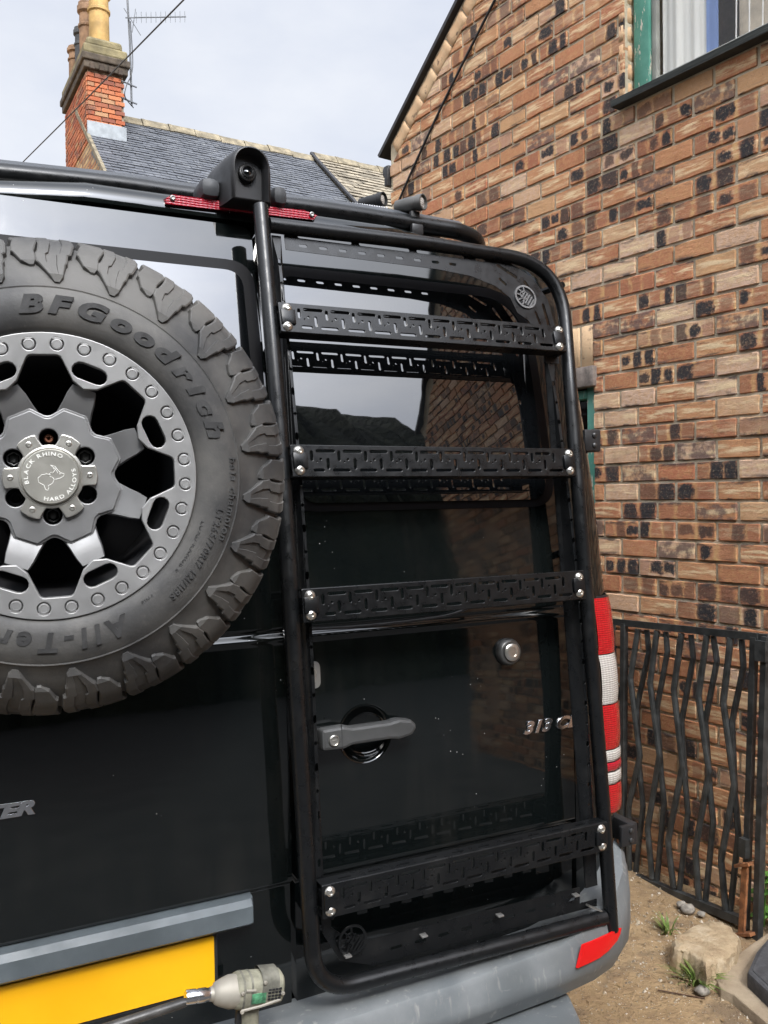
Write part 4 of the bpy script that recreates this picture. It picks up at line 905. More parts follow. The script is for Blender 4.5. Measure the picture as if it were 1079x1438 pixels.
# ------------------------------------------------------------------ rear ladder
lad = empty('rear_ladder', (1.05, 1.72, .66), 'black tubular ladder frame with slotted rungs bolted on the right rear door', 'ladder')
TR = .0185
lt = [pt(*p, .10) for p in ((366, 290), (372, 360), (380, 450), (393, 600), (406, 800), (418, 1000), (429, 1180), (442.5, 1396), (560, 1365), (700, 1329), (849, 1288))]
b = B(); b.tube(smooth_path(lt, [0, 1, 1, 1, 1, 1, 1, .155, 1, 1, 0], 10), TR, 18); b.build('frame_tube', POWDER, lad, 50)
rt = [pt(*p, .10) for p in ((859, 1306), (845, 1100), (829, 900), (813, 700), (801, 545), (788, 371), (600, 342), (470, 327), (378, 316))]
b = B(); b.tube(smooth_path(rt, [0, 1, 1, 1, 1, .20, 1, 1, 0], 12), TR * .98, 18); b.build('frame_tube', POWDER, lad, 50)
b = B(); t0 = (lt[0] - lt[1]).normalized(); m = Matrix.Translation(lt[0] + t0 * .001) @ t0.to_track_quat('Z', 'Y').to_matrix().to_4x4(); b.lathe([(TR * .86, 0), (TR * .8, -.0), (0, .0)], m, 18); b.build('tube_end', BLACKPL, lad, 30)
def door_plate(loops, off, th, name, mat, parent, flange=None):
    me = plate(loops, th, .0)
    for v in me.vertices:
        x, z, t = v.co; v.co = Vector((x, D(z) - off - t, z))
    b = B(); b.mesh(me); bpy.data.meshes.remove(me)
    return b.build(name, mat, parent, 30)
def rect(x0, x1, z0, z1): return [(x0, z0), (x1, z0), (x1, z1), (x0, z1)]
# left and right slotted side strips
xl = lambda z: .655 + (z - .9) * 0.001; xr = 1.435
hs = [slot(.671, .90 + k * .052, .020 if k % 2 else .010, .007, math.pi / 2, 2) for k in range(28)]
door_plate([rect(.659, .682, .86, 2.372)] + hs, .088, .003, 'side_plate', POWDER, lad)
hs = [slot(1.412, .90 + k * .052, .010 if k % 2 else .016, .008, math.pi / 2, 2) for k in range(23)]
door_plate([rect(1.398, 1.436, .74, 2.14)] + hs, .088, .003, 'side_plate', POWDER, lad)
# top strip with long slots then a row of small ones, rounded gusset at the corner
out_top = [(.690, 2.385), (.690, 2.338), (1.10, 2.334), (1.20, 2.326), (1.275, 2.305), (1.315, 2.275), (1.330, 2.235), (1.362, 2.215), (1.388, 2.17), (1.396, 2.10), (1.440, 2.10), (1.448, 2.20), (1.44, 2.28), (1.40, 2.345), (1.33, 2.380), (1.25, 2.392)]
hs = [slot(.795 + k * .162, 2.377, .142, .009) for k in range(3)] + [slot(.735 + k * .052, 2.353, .022, .008) for k in range(9)] + [slot(1.24, 2.375, .03, .008)]
hs += [slot(1.32, 2.352, .07, .009, -.5), slot(1.385, 2.305, .06, .010, -1.05), slot(1.425, 2.225, .09, .010, -1.45), slot(1.395, 2.225, .04, .008, -1.3), slot(1.30, 2.32, .03, .008, -.7)]
door_plate([out_top] + hs, .090, .003, 'corner_plate', POWDER, lad)
def emblem(p):
    m = frame_at(p); b = B(); Ro, Ri = .034, .029
    b.mesh(plate([circ(0, 0, Ro, 40), circ(0, 0, Ri, 40)], .004), m)
    for k in range(5): x = -.016 + k * .0085; L_ = 2 * math.sqrt(max(0, Ri ** 2 - (x * .9) ** 2)) * .62; b.mesh(plate([slot(x * .75 + .004, -x * .6 - .006, L_, .0036, math.radians(52), 2)], .004), m)
    for k in range(5): a = math.radians(95 + k * 36); b.mesh(plate([slot(.020 * math.cos(a), .020 * math.sin(a), .020, .003, a, 2)], .004), m)
    b.mesh(plate([circ(-.004, .004, .013, 24), circ(-.004, .004, .0105, 24)], .004), m)
    return b
EMB = alloy('emblem_edge', (.20, .20, .20), .35, .6)
emblem(pt(738, 417, .094)).build('emblem', EMB, lad, 30)
emblem(pt(495, 1320, .094)).build('emblem', POWDER, lad, 30)
# bottom slotted strip, set like a shelf along the tube
ob = [(.668, .90), (.692, .90), (.70, .80), (.74, .765), (.80, .75), (1.385, .742), (1.385, .70), (1.44, .70), (1.44, .682), (.80, .690), (.72, .72), (.68, .79)]
hs = [slot(.86 + k * .062, .716, .030, .009) for k in range(9)] + [slot(.722, .765, .03, .012, 2.4), slot(.70, .83, .03, .010, 1.9)]
door_plate([ob] + hs, .080, .003, 'bottom_plate', POWDER, lad)
b = B()
for k in range(4): 
    p = pt(490 + k * 107, 1354 - k * 29, .105); b.box(p + Vector((0, .006, .016)), (.016, .016, .004), bev=.001)
b.build('weld_tabs', DULLSTEEL, lad, 30)
b = B(); p = pt(846, 1281, .10); b.box(p + Vector((-.022, .004, .014)), (.05, .014, .004), Matrix.Rotation(.5, 3, 'Y')); b.build('bare_weld', STEEL, lad, 30)
def rung(l0, l1, r0, r1):
    OF = .130; a0, a1, c0, c1 = (pt(*q, OF) for q in (l0, l1, r0, r1)); L_ = (a0 + a1) / 2; R_ = (c0 + c1) / 2
    X = (R_ - L_).normalized(); ln = (R_ - L_).length + .036; T = ((a0 - a1).normalized() + (c0 - c1).normalized()).normalized(); T = (T - X * T.dot(X)).normalized(); N = X.cross(T)
    if N.y > 0: N = -N
    m = frame_at((L_ + R_) / 2, X, T, N); H_ = .0715; hw = ln / 2; loops = [fillet(rect(-hw, hw, -H_ / 2, H_ / 2), .003, 2)]
    n_ = 10; p0 = -hw + .045; u = (ln - .092) / 10.35; V = lambda f: -H_ / 2 + H_ * f
    for k in range(n_ + 1):
        x = p0 + k * u; w_ = .0068
        if k < n_ or True: loops.append(slot(x + .04 * u, V(.66), H_ * .34, w_, math.pi / 2, 3))
        if k < n_:
            loops += [slot(x + .55 * u, V(.81), u * .70, w_, 0, 3), circ(x + .36 * u, V(.55), .0028, 8), slot(x + .62 * u, V(.41), H_ * .36, w_, math.pi / 2, 3), circ(x + .22 * u, V(.47), .0016, 6)]
        loops.append(slot(x + (.10 if k else .28) * u, V(.20), u * (.64 if k else .40), w_, 0, 3))
    loops.append(slot(hw - .036, V(.45), H_ * .42, w_ * .9, math.pi / 2, 3))
    for s_ in (-1, 1): loops.append(slot(s_ * (hw - .018), 0, .009, .007, 0, 3))
    b = B(); b.mesh(plate(loops, .0034, .0009), m)
    b.mesh(plate([rect(-hw, hw, 0, .034)] + [slot(-hw + .06 + k * .0715, .016, .034, .006, 0, 2) for k in range(10)], .0028), m @ Matrix(((1, 0, 0, 0), (0, 0, 1, H_ / 2 - .0014), (0, -1, 0, -.001), (0, 0, 0, 1))))
    b.mesh(plate([rect(-hw, hw, 0, .034)], .0028), m @ Matrix(((1, 0, 0, 0), (0, 0, 1, -H_ / 2 + .0014), (0, -1, 0, -.001), (0, 0, 0, 1))))
    b.tube([m @ Vector((-hw, H_ / 2 - .0030, -.0022)), m @ Vector((hw, H_ / 2 - .0030, -.0022))], .0042, 14); b.tube([m @ Vector((-hw, -H_ / 2 + .0030, -.0022)), m @ Vector((hw, -H_ / 2 + .0030, -.0022))], .0042, 14)
    rg = b.build('rung', POWDER, lad, 30)
    for s_ in (-1, 1): b = B(); b.box(m @ Vector((s_ * (hw - .02), 0, -.022)), (.034, .036, .06), m.to_3x3(), bev=.002); b.build('rung_block', POWDER, lad, 30)
    for q in (a0, a1, c0, c1):
        loc = m.inverted() @ q; mm = m @ Matrix.Translation((loc.x, loc.y, .0016)); b = B()
        b.lathe([(.0125, 0), (.0125, .0015), (.0108, .0045), (.0072, .0075), (.0042, .0086), (.0036, .0062), (0, .0062)], mm, 20); b.build('bolt', STEEL, rg, 50)
rung((402.7, 433.5), (403.6, 458.4), (784.4, 464.6), (785.3, 486.9)); rung((419.2, 634.1), (421, 660.4), (798.2, 638.1), (800, 660.8))
rung((434.9, 836.9), (436.4, 863.4), (812.3, 810.8), (813.3, 832.5)); rung((462.9, 1251.8), (463.9, 1278.3), (843.6, 1164.1), (845, 1187.2))
b = B(); w_ = [pt(*p, .012) for p in ((432, 884), (500, 880), (570, 873), (620, 866), (648, 858), (664, 850))]; b.tube(catmull(w_, 6), .0035, 6); b.build('crease_line', BLACKPL, lad, 40)  # added tube standing in for the line reflected along the door crease
# braces from the tubes back to the door
for px_, py_ in ((820, 780), (790, 400)):
    b = B(); p = pt(px_, py_, .10); b.tube([p, Vector((p.x, D(p.z) - .005, p.z))], .010, 8); b.build('standoff', POWDER, lad, 40)

# ------------------------------------------------------------------ spare wheel
WC = onY(71, 669, 1.495); RIM = .2350
wh = empty('spare_wheel', WC, 'large spare wheel with knobbly tyre and gunmetal rim on the left rear door', 'wheel')
WM_ = Matrix.Translation(WC) @ Matrix.Rotation(math.radians(-6), 4, 'Z')
PR = [(.2280, .018), (.2365, .002), (.2440, -.004), (.2600, -.008), (.2800, -.0085), (.2970, -.004), (.3080, .002), (.3105, .0015), (.3130, .005), (.3330, .014), (.3560, .030), (.3770, .048), (.3910, .064), (.3980, .088), (.4000, .140), (.4000, .190), (.3980, .230), (.3800, .270), (.3300, .300), (.28, .315), (.235, .30)]
def prof_at(t):                                         # t 0..1 along the outer profile from r = .318 to the middle of the tread
    seg = [(.318, .007), (.338, .017), (.357, .031), (.378, .049), (.392, .066), (.399, .090), (.400, .140)]
    Ls = [0]
    for a, c in zip(seg, seg[1:]): Ls.append(Ls[-1] + math.hypot(c[0] - a[0], c[1] - a[1]))
    s_ = t * Ls[-1]
    for i in range(len(seg) - 1):
        if s_ <= Ls[i + 1] + 1e-9:
            f = (s_ - Ls[i]) / (Ls[i + 1] - Ls[i]); a, c = seg[i], seg[i + 1]; dr, dy = c[0] - a[0], c[1] - a[1]; l = math.hypot(dr, dy)
            return a[0] + dr * f, a[1] + dy * f, dy / l, -dr / l        # point and outward normal (r, y)
b = B(); XR = Matrix.Rotation(math.radians(-90), 4, 'X')  # lathe z -> world +y
b.lathe([(r, y) for r, y in PR], WM_ @ XR, 128); tyre = b.build('tyre', RUBBER, wh, 35)
def block_mesh(kind):
    # finger-shaped shoulder block: rows along the profile, each with a centre offset, half width and height
    if kind == 0: rows = [(.00, .022, .012, .003), (.05, .020, .030, .0065), (.07, .016, .034, .0080), (.20, -.004, .060, .0085), (.22, -.006, .068, .0090), (.33, -.010, .072, .0095), (.35, .002, .073, .0100), (.50, .008, .073, .0108), (.62, .001, .074, .0115), (.64, -.006, .073, .0135), (.76, -.012, .074, .0145), (.78, -.010, .074, .0150), (1.0, .012, .074, .0150)]
    else: rows = [(.20, .030, .010, .004), (.24, .018, .032, .0075), (.36, .002, .044, .0085), (.38, -.004, .048, .0092), (.48, .002, .050, .0100), (.58, .008, .050, .0105), (.62, .001, .051, .0115), (.64, -.006, .050, .0135), (.76, -.010, .050, .0145), (.78, -.008, .050, .0150), (1.0, .006, .050, .0150)]
    b = B(); cols = (-1, -.90, -.36, -.30, .30, .36, .90, 1); R_ = []
    for t, c, w_, h_ in rows:
        r, y, nr, ny = prof_at(min(t, .999)); row = []
        for side, k in (('b', -1.16),):
            pass
        def P(ang, hh): rr = r + nr * hh; return Vector((rr * math.sin(ang), y + ny * hh, rr * math.cos(ang)))
        row.append(P(c - w_ - .003, -.003))
        for q in cols: row.append(P(c + w_ * q, h_ * (1 - .16 * (abs(q) == 1)) - ((.0030 if t < .63 else .0018) if (kind == 0 and abs(q) < .33 and .1 < t < .9) else 0)))
        row.append(P(c + w_ + .003, -.003)); R_.append(row)
    first = [Vector(p) * 1 for p in R_[0]]
    r, y, nr, ny = prof_at(max(rows[0][0] - .03, 0)); base = [Vector((r * p.x / math.hypot(p.x, p.z), y + .004, r * p.z / math.hypot(p.x, p.z))) for p in R_[0]]
    b.loft([base] + R_, closed=False, cap=False)
    end = [Vector((p.x, p.y + .001, p.z)) * 1 for p in R_[-1]]; e2 = [Vector((p.x * .968, p.y + .002, p.z * .968)) for p in R_[-1]]; b.loft([end, e2], closed=False, cap=False)
    o = b.build('tread_block', RUBBER, None, 16); me = o.data; bpy.data.objects.remove(o); return me
BM = [block_mesh(0), block_mesh(1)]
NB = 23
for k in range(NB):
    for kind in (0, 1):
        o = link('tread_block', BM[kind]); o.parent = tyre; o.matrix_parent_inverse = Matrix.Identity(4)
        o.matrix_local = WM_ @ Matrix.Rotation(2 * math.pi * (k + .54 * kind) / NB + .03, 4, 'Y') if False else Matrix.Identity(4)
        o.matrix_parent_inverse = WORLD[wh.name].inverted() @ Matrix.Identity(4) if False else Matrix.Identity(4)
        o.matrix_basis = WM_ @ Matrix.Rotation(2 * math.pi * (k + .54 * kind) / NB + .03, 4, 'Y')
b = B()                                                 # inner tread rows, farther round the back
for k in range(46):
    for y in (.165, .215): 
        a = 2 * math.pi * (k + (.5 if y > .2 else 0)) / 46; m = WM_ @ Matrix.Rotation(a, 4, 'Y') @ Matrix.Translation((0, y, .4055)); b.box((0, 0, 0), (.038, .036, .016), bev=0); 
        for q in range(-8, 0): b.v[q] = tuple(m @ Vector(b.v[q]))
b.build('centre_tread', RUBBER, tyre, 0)
lb = B(); sw = -.0075
text_arc(lb, 'BFGoodrich', .0385, .2660, 99, sw, True, .0032, .22, .0022, .14, sx=1.52, mat=WM_)
lb.build('brand_lettering', LETTER, tyre, 0); lb = B()
text_arc(lb, 'All-Terrain T/A', .044, .2560, -64, sw + .001, True, .0030, .15, .0018, .17, sx=1.05, mat=WM_)
lb.build('brand_lettering', LETTER, tyre, 0)
for tx, sz, rr_, a_, o_, sx_ in (('baja champion', .019, .2920, 6, .0035, 1.1), ('LT265/70R17 121/118S', .0165, .2745, -12, -.0005, 1.0), ('LOAD RANGE E', .0115, .2535, -18, .0015, 1.0), ('PN10', .0095, .2535, -52, .0015, 1.0)):
    lb = B(); text_arc(lb, tx, sz, rr_, a_, sw + o_, True, .0018, .05, .0002, .16, sx=sx_, mat=WM_); lb.build('size_lettering', LETTER, tyre, 0)
# rim
FX = Matrix(((1, 0, 0, 0), (0, 0, -1, 0), (0, 1, 0, 0), (0, 0, 0, 1)))    # plate xy -> wheel xz, plate z -> towards the viewer
ROT = math.radians(1.9)
def pol(r, a): return (r * RIM * math.cos(a), r * RIM * math.sin(a))
def rim_m(y): return WM_ @ Matrix.Translation((0, y, 0)) @ FX @ Matrix.Rotation(ROT, 4, 'Z')
inner = []
for k in range(8):
    a = math.pi / 2 + k * math.pi / 4
    hx = lambda u, v: (RIM * (v * math.cos(a) - u * math.sin(a)), RIM * (v * math.sin(a) + u * math.cos(a)))
    inner += [hx(-.182, .665), hx(-.105, .845), hx(.105, .845), hx(.182, .665), pol(.652, a + math.pi / 8)]
lo = [circ(0, 0, RIM, 96), fillet(inner, [.004, .010, .010, .004, .004] * 8, 3)]
for k in range(8): a = math.pi / 2 + math.pi / 8 + k * math.pi / 4; c = pol(.772, a); lo.append(slot(c[0], c[1], .245 * RIM, .115 * RIM, a + math.pi / 2, 6))
for k in range(32): lo.append(circ(*pol(.922, math.pi / 2 + (k + .5) * 2 * math.pi / 32), .0108, 18))
b = B(); b.mesh(plate(lo, .016, .0014), rim_m(.008)); rim = b.build('rim', ALLOYL, wh, 40)
b = B(); b.lathe([(RIM + .0005, .02), (RIM + .0015, .006), (RIM - .003, -.0008), (RIM - .010, -.0012), (RIM - .012, .004)], WM_ @ XR, 96); b.build('flange_ring', ALLOYL, rim, 50)
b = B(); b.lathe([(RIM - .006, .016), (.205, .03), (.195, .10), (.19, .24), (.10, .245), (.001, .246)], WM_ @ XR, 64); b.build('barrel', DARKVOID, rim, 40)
b = B()
for k in range(8):
    a = math.pi / 2 + k * math.pi / 4 + math.pi / 8; m = WM_ @ FX @ Matrix.Rotation(ROT + a, 4, 'Z')
    # spoke: from the outer ring sloping in to the hub, tapered, with side walls
    rows = [(.665, .112, -.013), (.60, .128, -.0155), (.52, .100, -.021), (.455, .098, -.030), (.40, .10, -.036)]
    for i, wd_ in ((0, 0),): pass
    R_ = []
    ws = [(.672, .083), (.62, .098), (.53, .106), (.46, .118), (.40, .125)]
    for (r, _, z), (_, w_) in zip(rows, ws): R_.append([m @ Vector((r * RIM, -w_ * RIM * 1.06, z - .03)), m @ Vector((r * RIM, -w_ * RIM, z - .002)), m @ Vector((r * RIM, -w_ * RIM * .94, z)), m @ Vector((r * RIM, w_ * RIM * .94, z)), m @ Vector((r * RIM, w_ * RIM, z - .002)), m @ Vector((r * RIM, w_ * RIM * 1.06, z - .03))])
    b.loft(R_, closed=False, cap=False); b2 = b; 
    sp_ = b.build('spoke', ALLOY, rim, 35); b = B()
hub = []
for k in range(8):
    a = math.pi / 2 + k * math.pi / 4
    for da, r in ((-.235, .50), (-.10, .452), (-.05, .437), (0, .433), (.05, .437), (.10, .452), (.235, .50)): hub.append(pol(r, a + da) if abs(da) < .2 else pol(.505, a + da))
lug = [pol(.275, math.pi / 2 + k * math.pi / 3) for k in range(6)]
ho = [fillet(hub, .003, 3)] + [circ(x, y, .0152, 20) for x, y in lug]
b = B(); b.mesh(plate(ho, .018, .0022), rim_m(.036)); b.mesh(plate([fillet([(x * .955, y * .955) for x, y in hub], .003, 3)] + ho[1:], .006, .0018), rim_m(.0265)); b.build('hub_plate', ALLOY, rim, 35)
for k in range(32):
    a = math.pi / 2 + (k + .5) * 2 * math.pi / 32; x, y = pol(.922, a); b = B(); m = rim_m(0) @ Matrix.Translation((x, y, 0))
    b.lathe([(.0125, -.007), (.0094, -.007), (.0092, -.0004), (.0084, .0010), (.0062, .0014), (.0058, .0008), (0, .0008)], m, 20); b.build('beadlock_bolt', ALLOYL, rim, 40)
b = B(); p = rim_m(.02) @ Vector(pol(.80, math.pi / 2 + .02) + (0,)); b.lathe([(.003, -.01), (.003, .004), (0, .006)], Matrix.Translation(p + Vector((-.005, 0, .022))) @ Matrix.Rotation(math.radians(90), 4, 'X'), 10); b.build('valve', CHROME, rim, 40)
capl = []
for k in range(6):
    a = math.pi / 2 + k * math.pi / 3
    for da, r in ((-.285, .306), (-.262, .270), (-.20, .228), (-.10, .208), (.10, .208), (.20, .228), (.262, .270), (.285, .306), (.36, .312)): capl.append(pol(r, a + da))
    capl += [pol(.316, a + math.pi / 6), pol(.312, a + math.pi / 3 - .36)]
b = B(); b.mesh(plate([fillet(capl, .002, 2)], .010, .0016), rim_m(.021)); cap = b.build('wheel_cap', CAPM, wh, 35)
b = B(); b.lathe([(.225 * RIM, -.014), (.222 * RIM, -.005), (.205 * RIM, -.0035), (.196 * RIM, -.0045), (.193 * RIM, -.002), (.188 * RIM, -.001)][::-1], rim_m(.010) @ Matrix.Scale(1, 4), 48); b.build('cap_ring', CAPM, cap, 40)
b = B(); b.mesh(plate([circ(0, 0, .189 * RIM, 48)], .004, .0004), rim_m(.0105)); b.build('cap_disc', CAPDISC, cap, 40)
b = B(); cm = rim_m(0) @ FX.inverted(); ty = .0078
text_arc(b, 'BLACK RHINO', .0088, .147 * RIM, 197, ty, True, .0006, 0, .0002, .20, sx=1.25, mat=cm); text_arc(b, 'HARD ALLOYS', .0088, .171 * RIM, 252, ty, False, .0006, 0, .0002, .20, sx=1.25, mat=cm)
b.build('cap_lettering', WHITEMARK, cap, 0)
b = B()
rh = [[(-.010, -.024), (-.012, -.016), (-.021, -.010), (-.022, -.002), (-.015, .004), (-.006, .005), (0, .003)], [(-.010, -.024), (-.006, -.0255), (-.004, -.021), (-.005, -.017), (.003, -.013), (.006, -.006), (.004, -.002), (-.002, .0005)], [(-.008, .006), (-.003, .004), (.001, .008), (.004, .006), (.008, .011), (.005, .016)],
      [(.001, .021), (.008, .019), (.013, .012), (.017, .007), (.024, .004), (.023, .000), (.016, -.004), (.008, -.006)], [(.001, .021), (.009, .014), (.013, .006)], [(.015, .004), (.019, .0045)]]
for P in rh: b.tube([rim_m(.008) @ Vector((x * .88, y * .88, 0)) for x, y in P], .00055, 5)
b.build('cap_emblem', WHITEMARK, cap, 30)
for k in range(6):
    a = math.pi / 2 + k * math.pi / 3 + math.pi / 6; x, y = pol(.262, a); m = rim_m(.0155) @ Matrix.Translation((x, y, 0)); b = B(); b.lathe([(.0052, 0), (.0052, .0012), (.0044, .0020), (.0024, .0022), (.0022, .0006), (0, .0006)], m, 14); b.build('cap_screw', STEEL, cap, 40)
for k in range(6):
    x, y = pol(.275, math.pi / 2 + k * math.pi / 3); m = rim_m(.045) @ Matrix.Translation((x, y, 0)); b = B()
    b.lathe([(.0155, .018), (.0148, .016), (.0148, -.02), (0, -.021)], m, 20); lh = b.build('lug_hole', DARKVOID if k not in (2, 4) else NUT, wh, 40); b = B()
    if k == 0: b.lathe([(.0085, -.018), (.0075, .006), (.006, .0075), (.003, .0075), (.003, 0), (0, 0)], m, 14); b.build('lug_nut', RUSTNUT, wh, 40)
    elif k in (2, 4): b.lathe([(.0125, -.016), (.0125, .002), (.009, .004), (.0075, -.004), (0, -.004)], m, 18); b.build('lug_nut', DARKVOID, wh, 40)
    else:
        P = [(.0100 * (1 if q % 2 else .84) * math.cos(math.pi * q / 6), .0100 * (1 if q % 2 else .84) * math.sin(math.pi * q / 6)) for q in range(12)]
        b.mesh(plate([circ(0, 0, .0118, 20), P], .018, .0008), m @ Matrix.Translation((0, 0, -.004))); b.lathe([(.0075, .002), (.005, .004), (0, .004)], m, 12); b.build('lug_nut', NUT, wh, 40)
b = B(); b.lathe([(.10, .18), (.10, .36), (0, .36)], WM_ @ XR, 24); b.box((WC.x, D(WC.z) - .03, WC.z), (.22, .06, .22)); b.build('carrier', POWDER, wh, 40)

# ------------------------------------------------------------------ impact wrench standing on the bumper
DUSTY = plastic('dusty_grey_green_plastic', (.235, .225, .165), .75, .4, 26, .3); DUSTM = alloy('dusty_nose_metal', (.33, .305, .255), .55, .3); RUBG = plastic('worn_dark_rubber', (.13, .125, .10), .8, .5, 30)
imp = empty('impact_wrench', onY(350, 1392, 1.655), 'dusty grey green cordless impact wrench standing against the yellow plate', 'power tool')
Yw = 1.655; axd = (onY(394, 1383, Yw) - onY(296, 1396, Yw)); ux = axd.normalized(); uz = Vector((-ux.z, 0, ux.x)); uy = Vector((0, 1, 0))
S0 = onY(296, 1396, Yw)
wmx = Matrix.Identity(4)
for i in range(3): wmx[i][0], wmx[i][1], wmx[i][2], wmx[i][3] = ux[i], uy[i], uz[i], S0[i]
AX = wmx @ Matrix.Rotation(math.radians(90), 4, 'Y')    # lathe z along the tool axis
b = B(); b.lathe([(.013, -.002), (.014, .004), (.020, .008), (.024, .016), (.029, .030), (.031, .036), (.031, .052)], AX, 28, cap=(True, True)); b.build('nose', DUSTM, imp, 30)
b = B(); sec = lambda x, k, dz=0: [wmx @ Vector((x, .030 * k * math.copysign(abs(math.cos(a)) ** .7, math.cos(a)), dz + .031 * k * math.copysign(abs(math.sin(a)) ** .7, math.sin(a)))) for a in [2 * math.pi * q / 20 for q in range(20)]]
b.loft([sec(.048, .98), sec(.056, 1.06), (sec(.075, 1.06)), sec(.105, 1.02), sec(.132, 1.0, .001), sec(.142, .94, .001), sec(.146, .78, .001)]); b.build('motor_housing', DUSTY, imp, 35)
b = B(); b.loft([sec(.096, 1.07, .006)[:11], sec(.132, 1.05, .006)[:11]], closed=False, cap=False); b.build('top_pad', RUBG, imp, 35)
b = B()
for x in (.058, .074): b.loft([sec(x, 1.085), sec(x + .004, 1.085)])
b.build('clamp_bands', RUBG, imp, 35)
b = B()
for r in range(4):
    for c in range(4): b.box(wmx @ Vector((.112 + c * .0072, -.0310, .010 - r * .0062)), (.0055, .003, .0028), wmx.to_3x3())
b.build('vent_slots', DARKVOID, imp, 0)
b = B(); b.box(wmx @ Vector((.090, -.0312, -.004)), (.030, .003, .020), wmx.to_3x3(), bev=.001); b.build('maker_badge', plastic('worn_green_badge', (.05, .17, .085), .7, .9, 60), imp, 30)
b = B()
for x, z in ((.055, .010), (.058, -.026), (.100, .026), (.140, .0)): b.lathe([(.0040, 0), (.0040, .003), (.002, .004), (0, .003)], wmx @ Matrix.Translation((x, -.031, z)) @ Matrix.Rotation(math.radians(90), 4, 'X'), 10)
b.tube([wmx @ Vector((.062, -.0318, .014)), wmx @ Vector((.082, -.0318, .012))], .003, 6); b.tube([wmx @ Vector((.056, -.0318, -.024)), wmx @ Vector((.096, -.0318, -.020)), wmx @ Vector((.136, -.0312, -.012))], .0028, 6); b.build('housing_screws', DUSTM, imp, 35)
b = B(); gs = lambda z, k, x: [wmx @ Vector((x + .019 * k * math.copysign(abs(math.cos(a)) ** .7, math.cos(a)), .016 * k * math.copysign(abs(math.sin(a)) ** .7, math.sin(a)), z)) for a in [2 * math.pi * q / 16 for q in range(16)]]
b.loft([gs(-.024, 1.15, .082), gs(-.045, 1.0, .084), gs(-.090, .95, .090), gs(-.118, 1.1, .094)]); b.build('grip', DUSTY, imp, 40)
b = B(); b.box(wmx @ Vector((.064, 0, -.052)), (.014, .016, .034), wmx.to_3x3(), bev=.004); b.build('trigger', BLACKPL, imp, 40)
zb_ = .617; pb = wmx @ Vector((.092, 0, -.118)); b = B(); b.box((pb.x, pb.y, (pb.z + zb_) / 2 + .002), (.075, .07, max(.03, pb.z - zb_)), bev=.008); b.build('battery', BLACKPL, imp, 40)
b = B(); b.lathe([(.0125, -.050), (.0135, -.048), (.0135, -.030), (.0122, -.029), (.0122, -.027), (.0135, -.026), (.0135, -.010), (.0120, -.008), (.0120, 0)], AX, 24, cap=(True, True)); b.build('socket', CHROME, imp, 40)
b = B(); b.lathe([(.0085, -.30), (.0095, -.298), (.0095, -.06), (.0078, -.048)], AX @ Matrix.Rotation(math.radians(-11), 4, 'Y'), 16, cap=(True, True)); b.build('extension_bar', plastic('black_steel_bar', (.05, .047, .043), .4, .4, 20), imp, 40)
# coloured cord lying on the step
RC_ = random.Random(4); cordm = [plastic('blue_cord', (.02, .16, .55), .6), plastic('black_cord', (.02, .02, .025), .7)]
o = None; b = B(); cp = onZ(668, 1434, .475)
for k in range(26):
    a = RC_.uniform(0, 6.3); r = RC_.uniform(.002, .022); p = cp + Vector((r * 1.5 * math.cos(a), r * math.sin(a), .008 + RC_.uniform(0, .016))); q = p + Vector((RC_.uniform(-.02, .02), RC_.uniform(-.012, .012), RC_.uniform(-.008, .010)))
    b.tube([p, (p + q) / 2 + Vector((0, 0, .004)), q], .0036, 6, mi=k % 2)
tag(b.build('cord', cordm, None, 40), 'small bundle of blue and black cord lying on the bumper step', 'cord')

# ------------------------------------------------------------------ gate leaning by the wall, stone, plants, mat
def gp(px_, py_, back=0.0):
    d = ray(px_, py_); X = 2.735 + back; s_ = X / d[0]
    for _ in range(30): s_ = (X + .035 * (EYE + s_ * d[2])) / d[0]
    return Vector(CAM + d * s_)
def gz_(x, y): return gp(780 + x / 2.254, 800 + y / 2.254)
IRON = plastic('black_gate_iron', (.036, .038, .037), .42, .5, 18, .2); RUST = plastic('rusty_iron', (.24, .095, .035), .85, .5, 30, .4)
gate = empty('metal_gate', gp(960, 1270), 'black wrought iron gate with wavy kinked bars propped against the brick wall', 'gate')
def gbar(pts, r, name, mat=IRON, n=8, back=0.0, fil=.02):
    b = B(); P = [gp(780 + x / 2.254, 800 + y / 2.254, back) for x, y in pts]; b.tube(smooth_path(P, fil, 4), r, n); b.build(name, mat, gate, 40)
FR = [[(262, 188), (238, 345), (268, 590), (232, 750), (234, 955)], [(322, 193), (300, 360), (330, 590), (292, 820), (307, 978)], [(400, 202), (375, 380), (403, 620), (357, 860), (374, 1006)], [(480, 208), (453, 400), (487, 640), (443, 890), (455, 1048)], [(555, 216), (532, 420), (567, 680), (525, 920), (540, 1086)]]
BK = [[(290, 190), (296, 260), (258, 440), (266, 620), (278, 750), (255, 955)], [(350, 197), (355, 260), (322, 440), (335, 640), (345, 740), (322, 985)], [(430, 206), (437, 280), (400, 480), (412, 680), (420, 770), (393, 1015)], [(500, 210), (512, 290), (475, 480), (490, 700), (500, 800), (475, 1055)], [(590, 220), (596, 310), (560, 480), (568, 700), (580, 840), (553, 1090)]]
for P in FR: gbar(P, .0135, 'bar')
for P in BK: gbar(P, .0125, 'bar', back=.012)
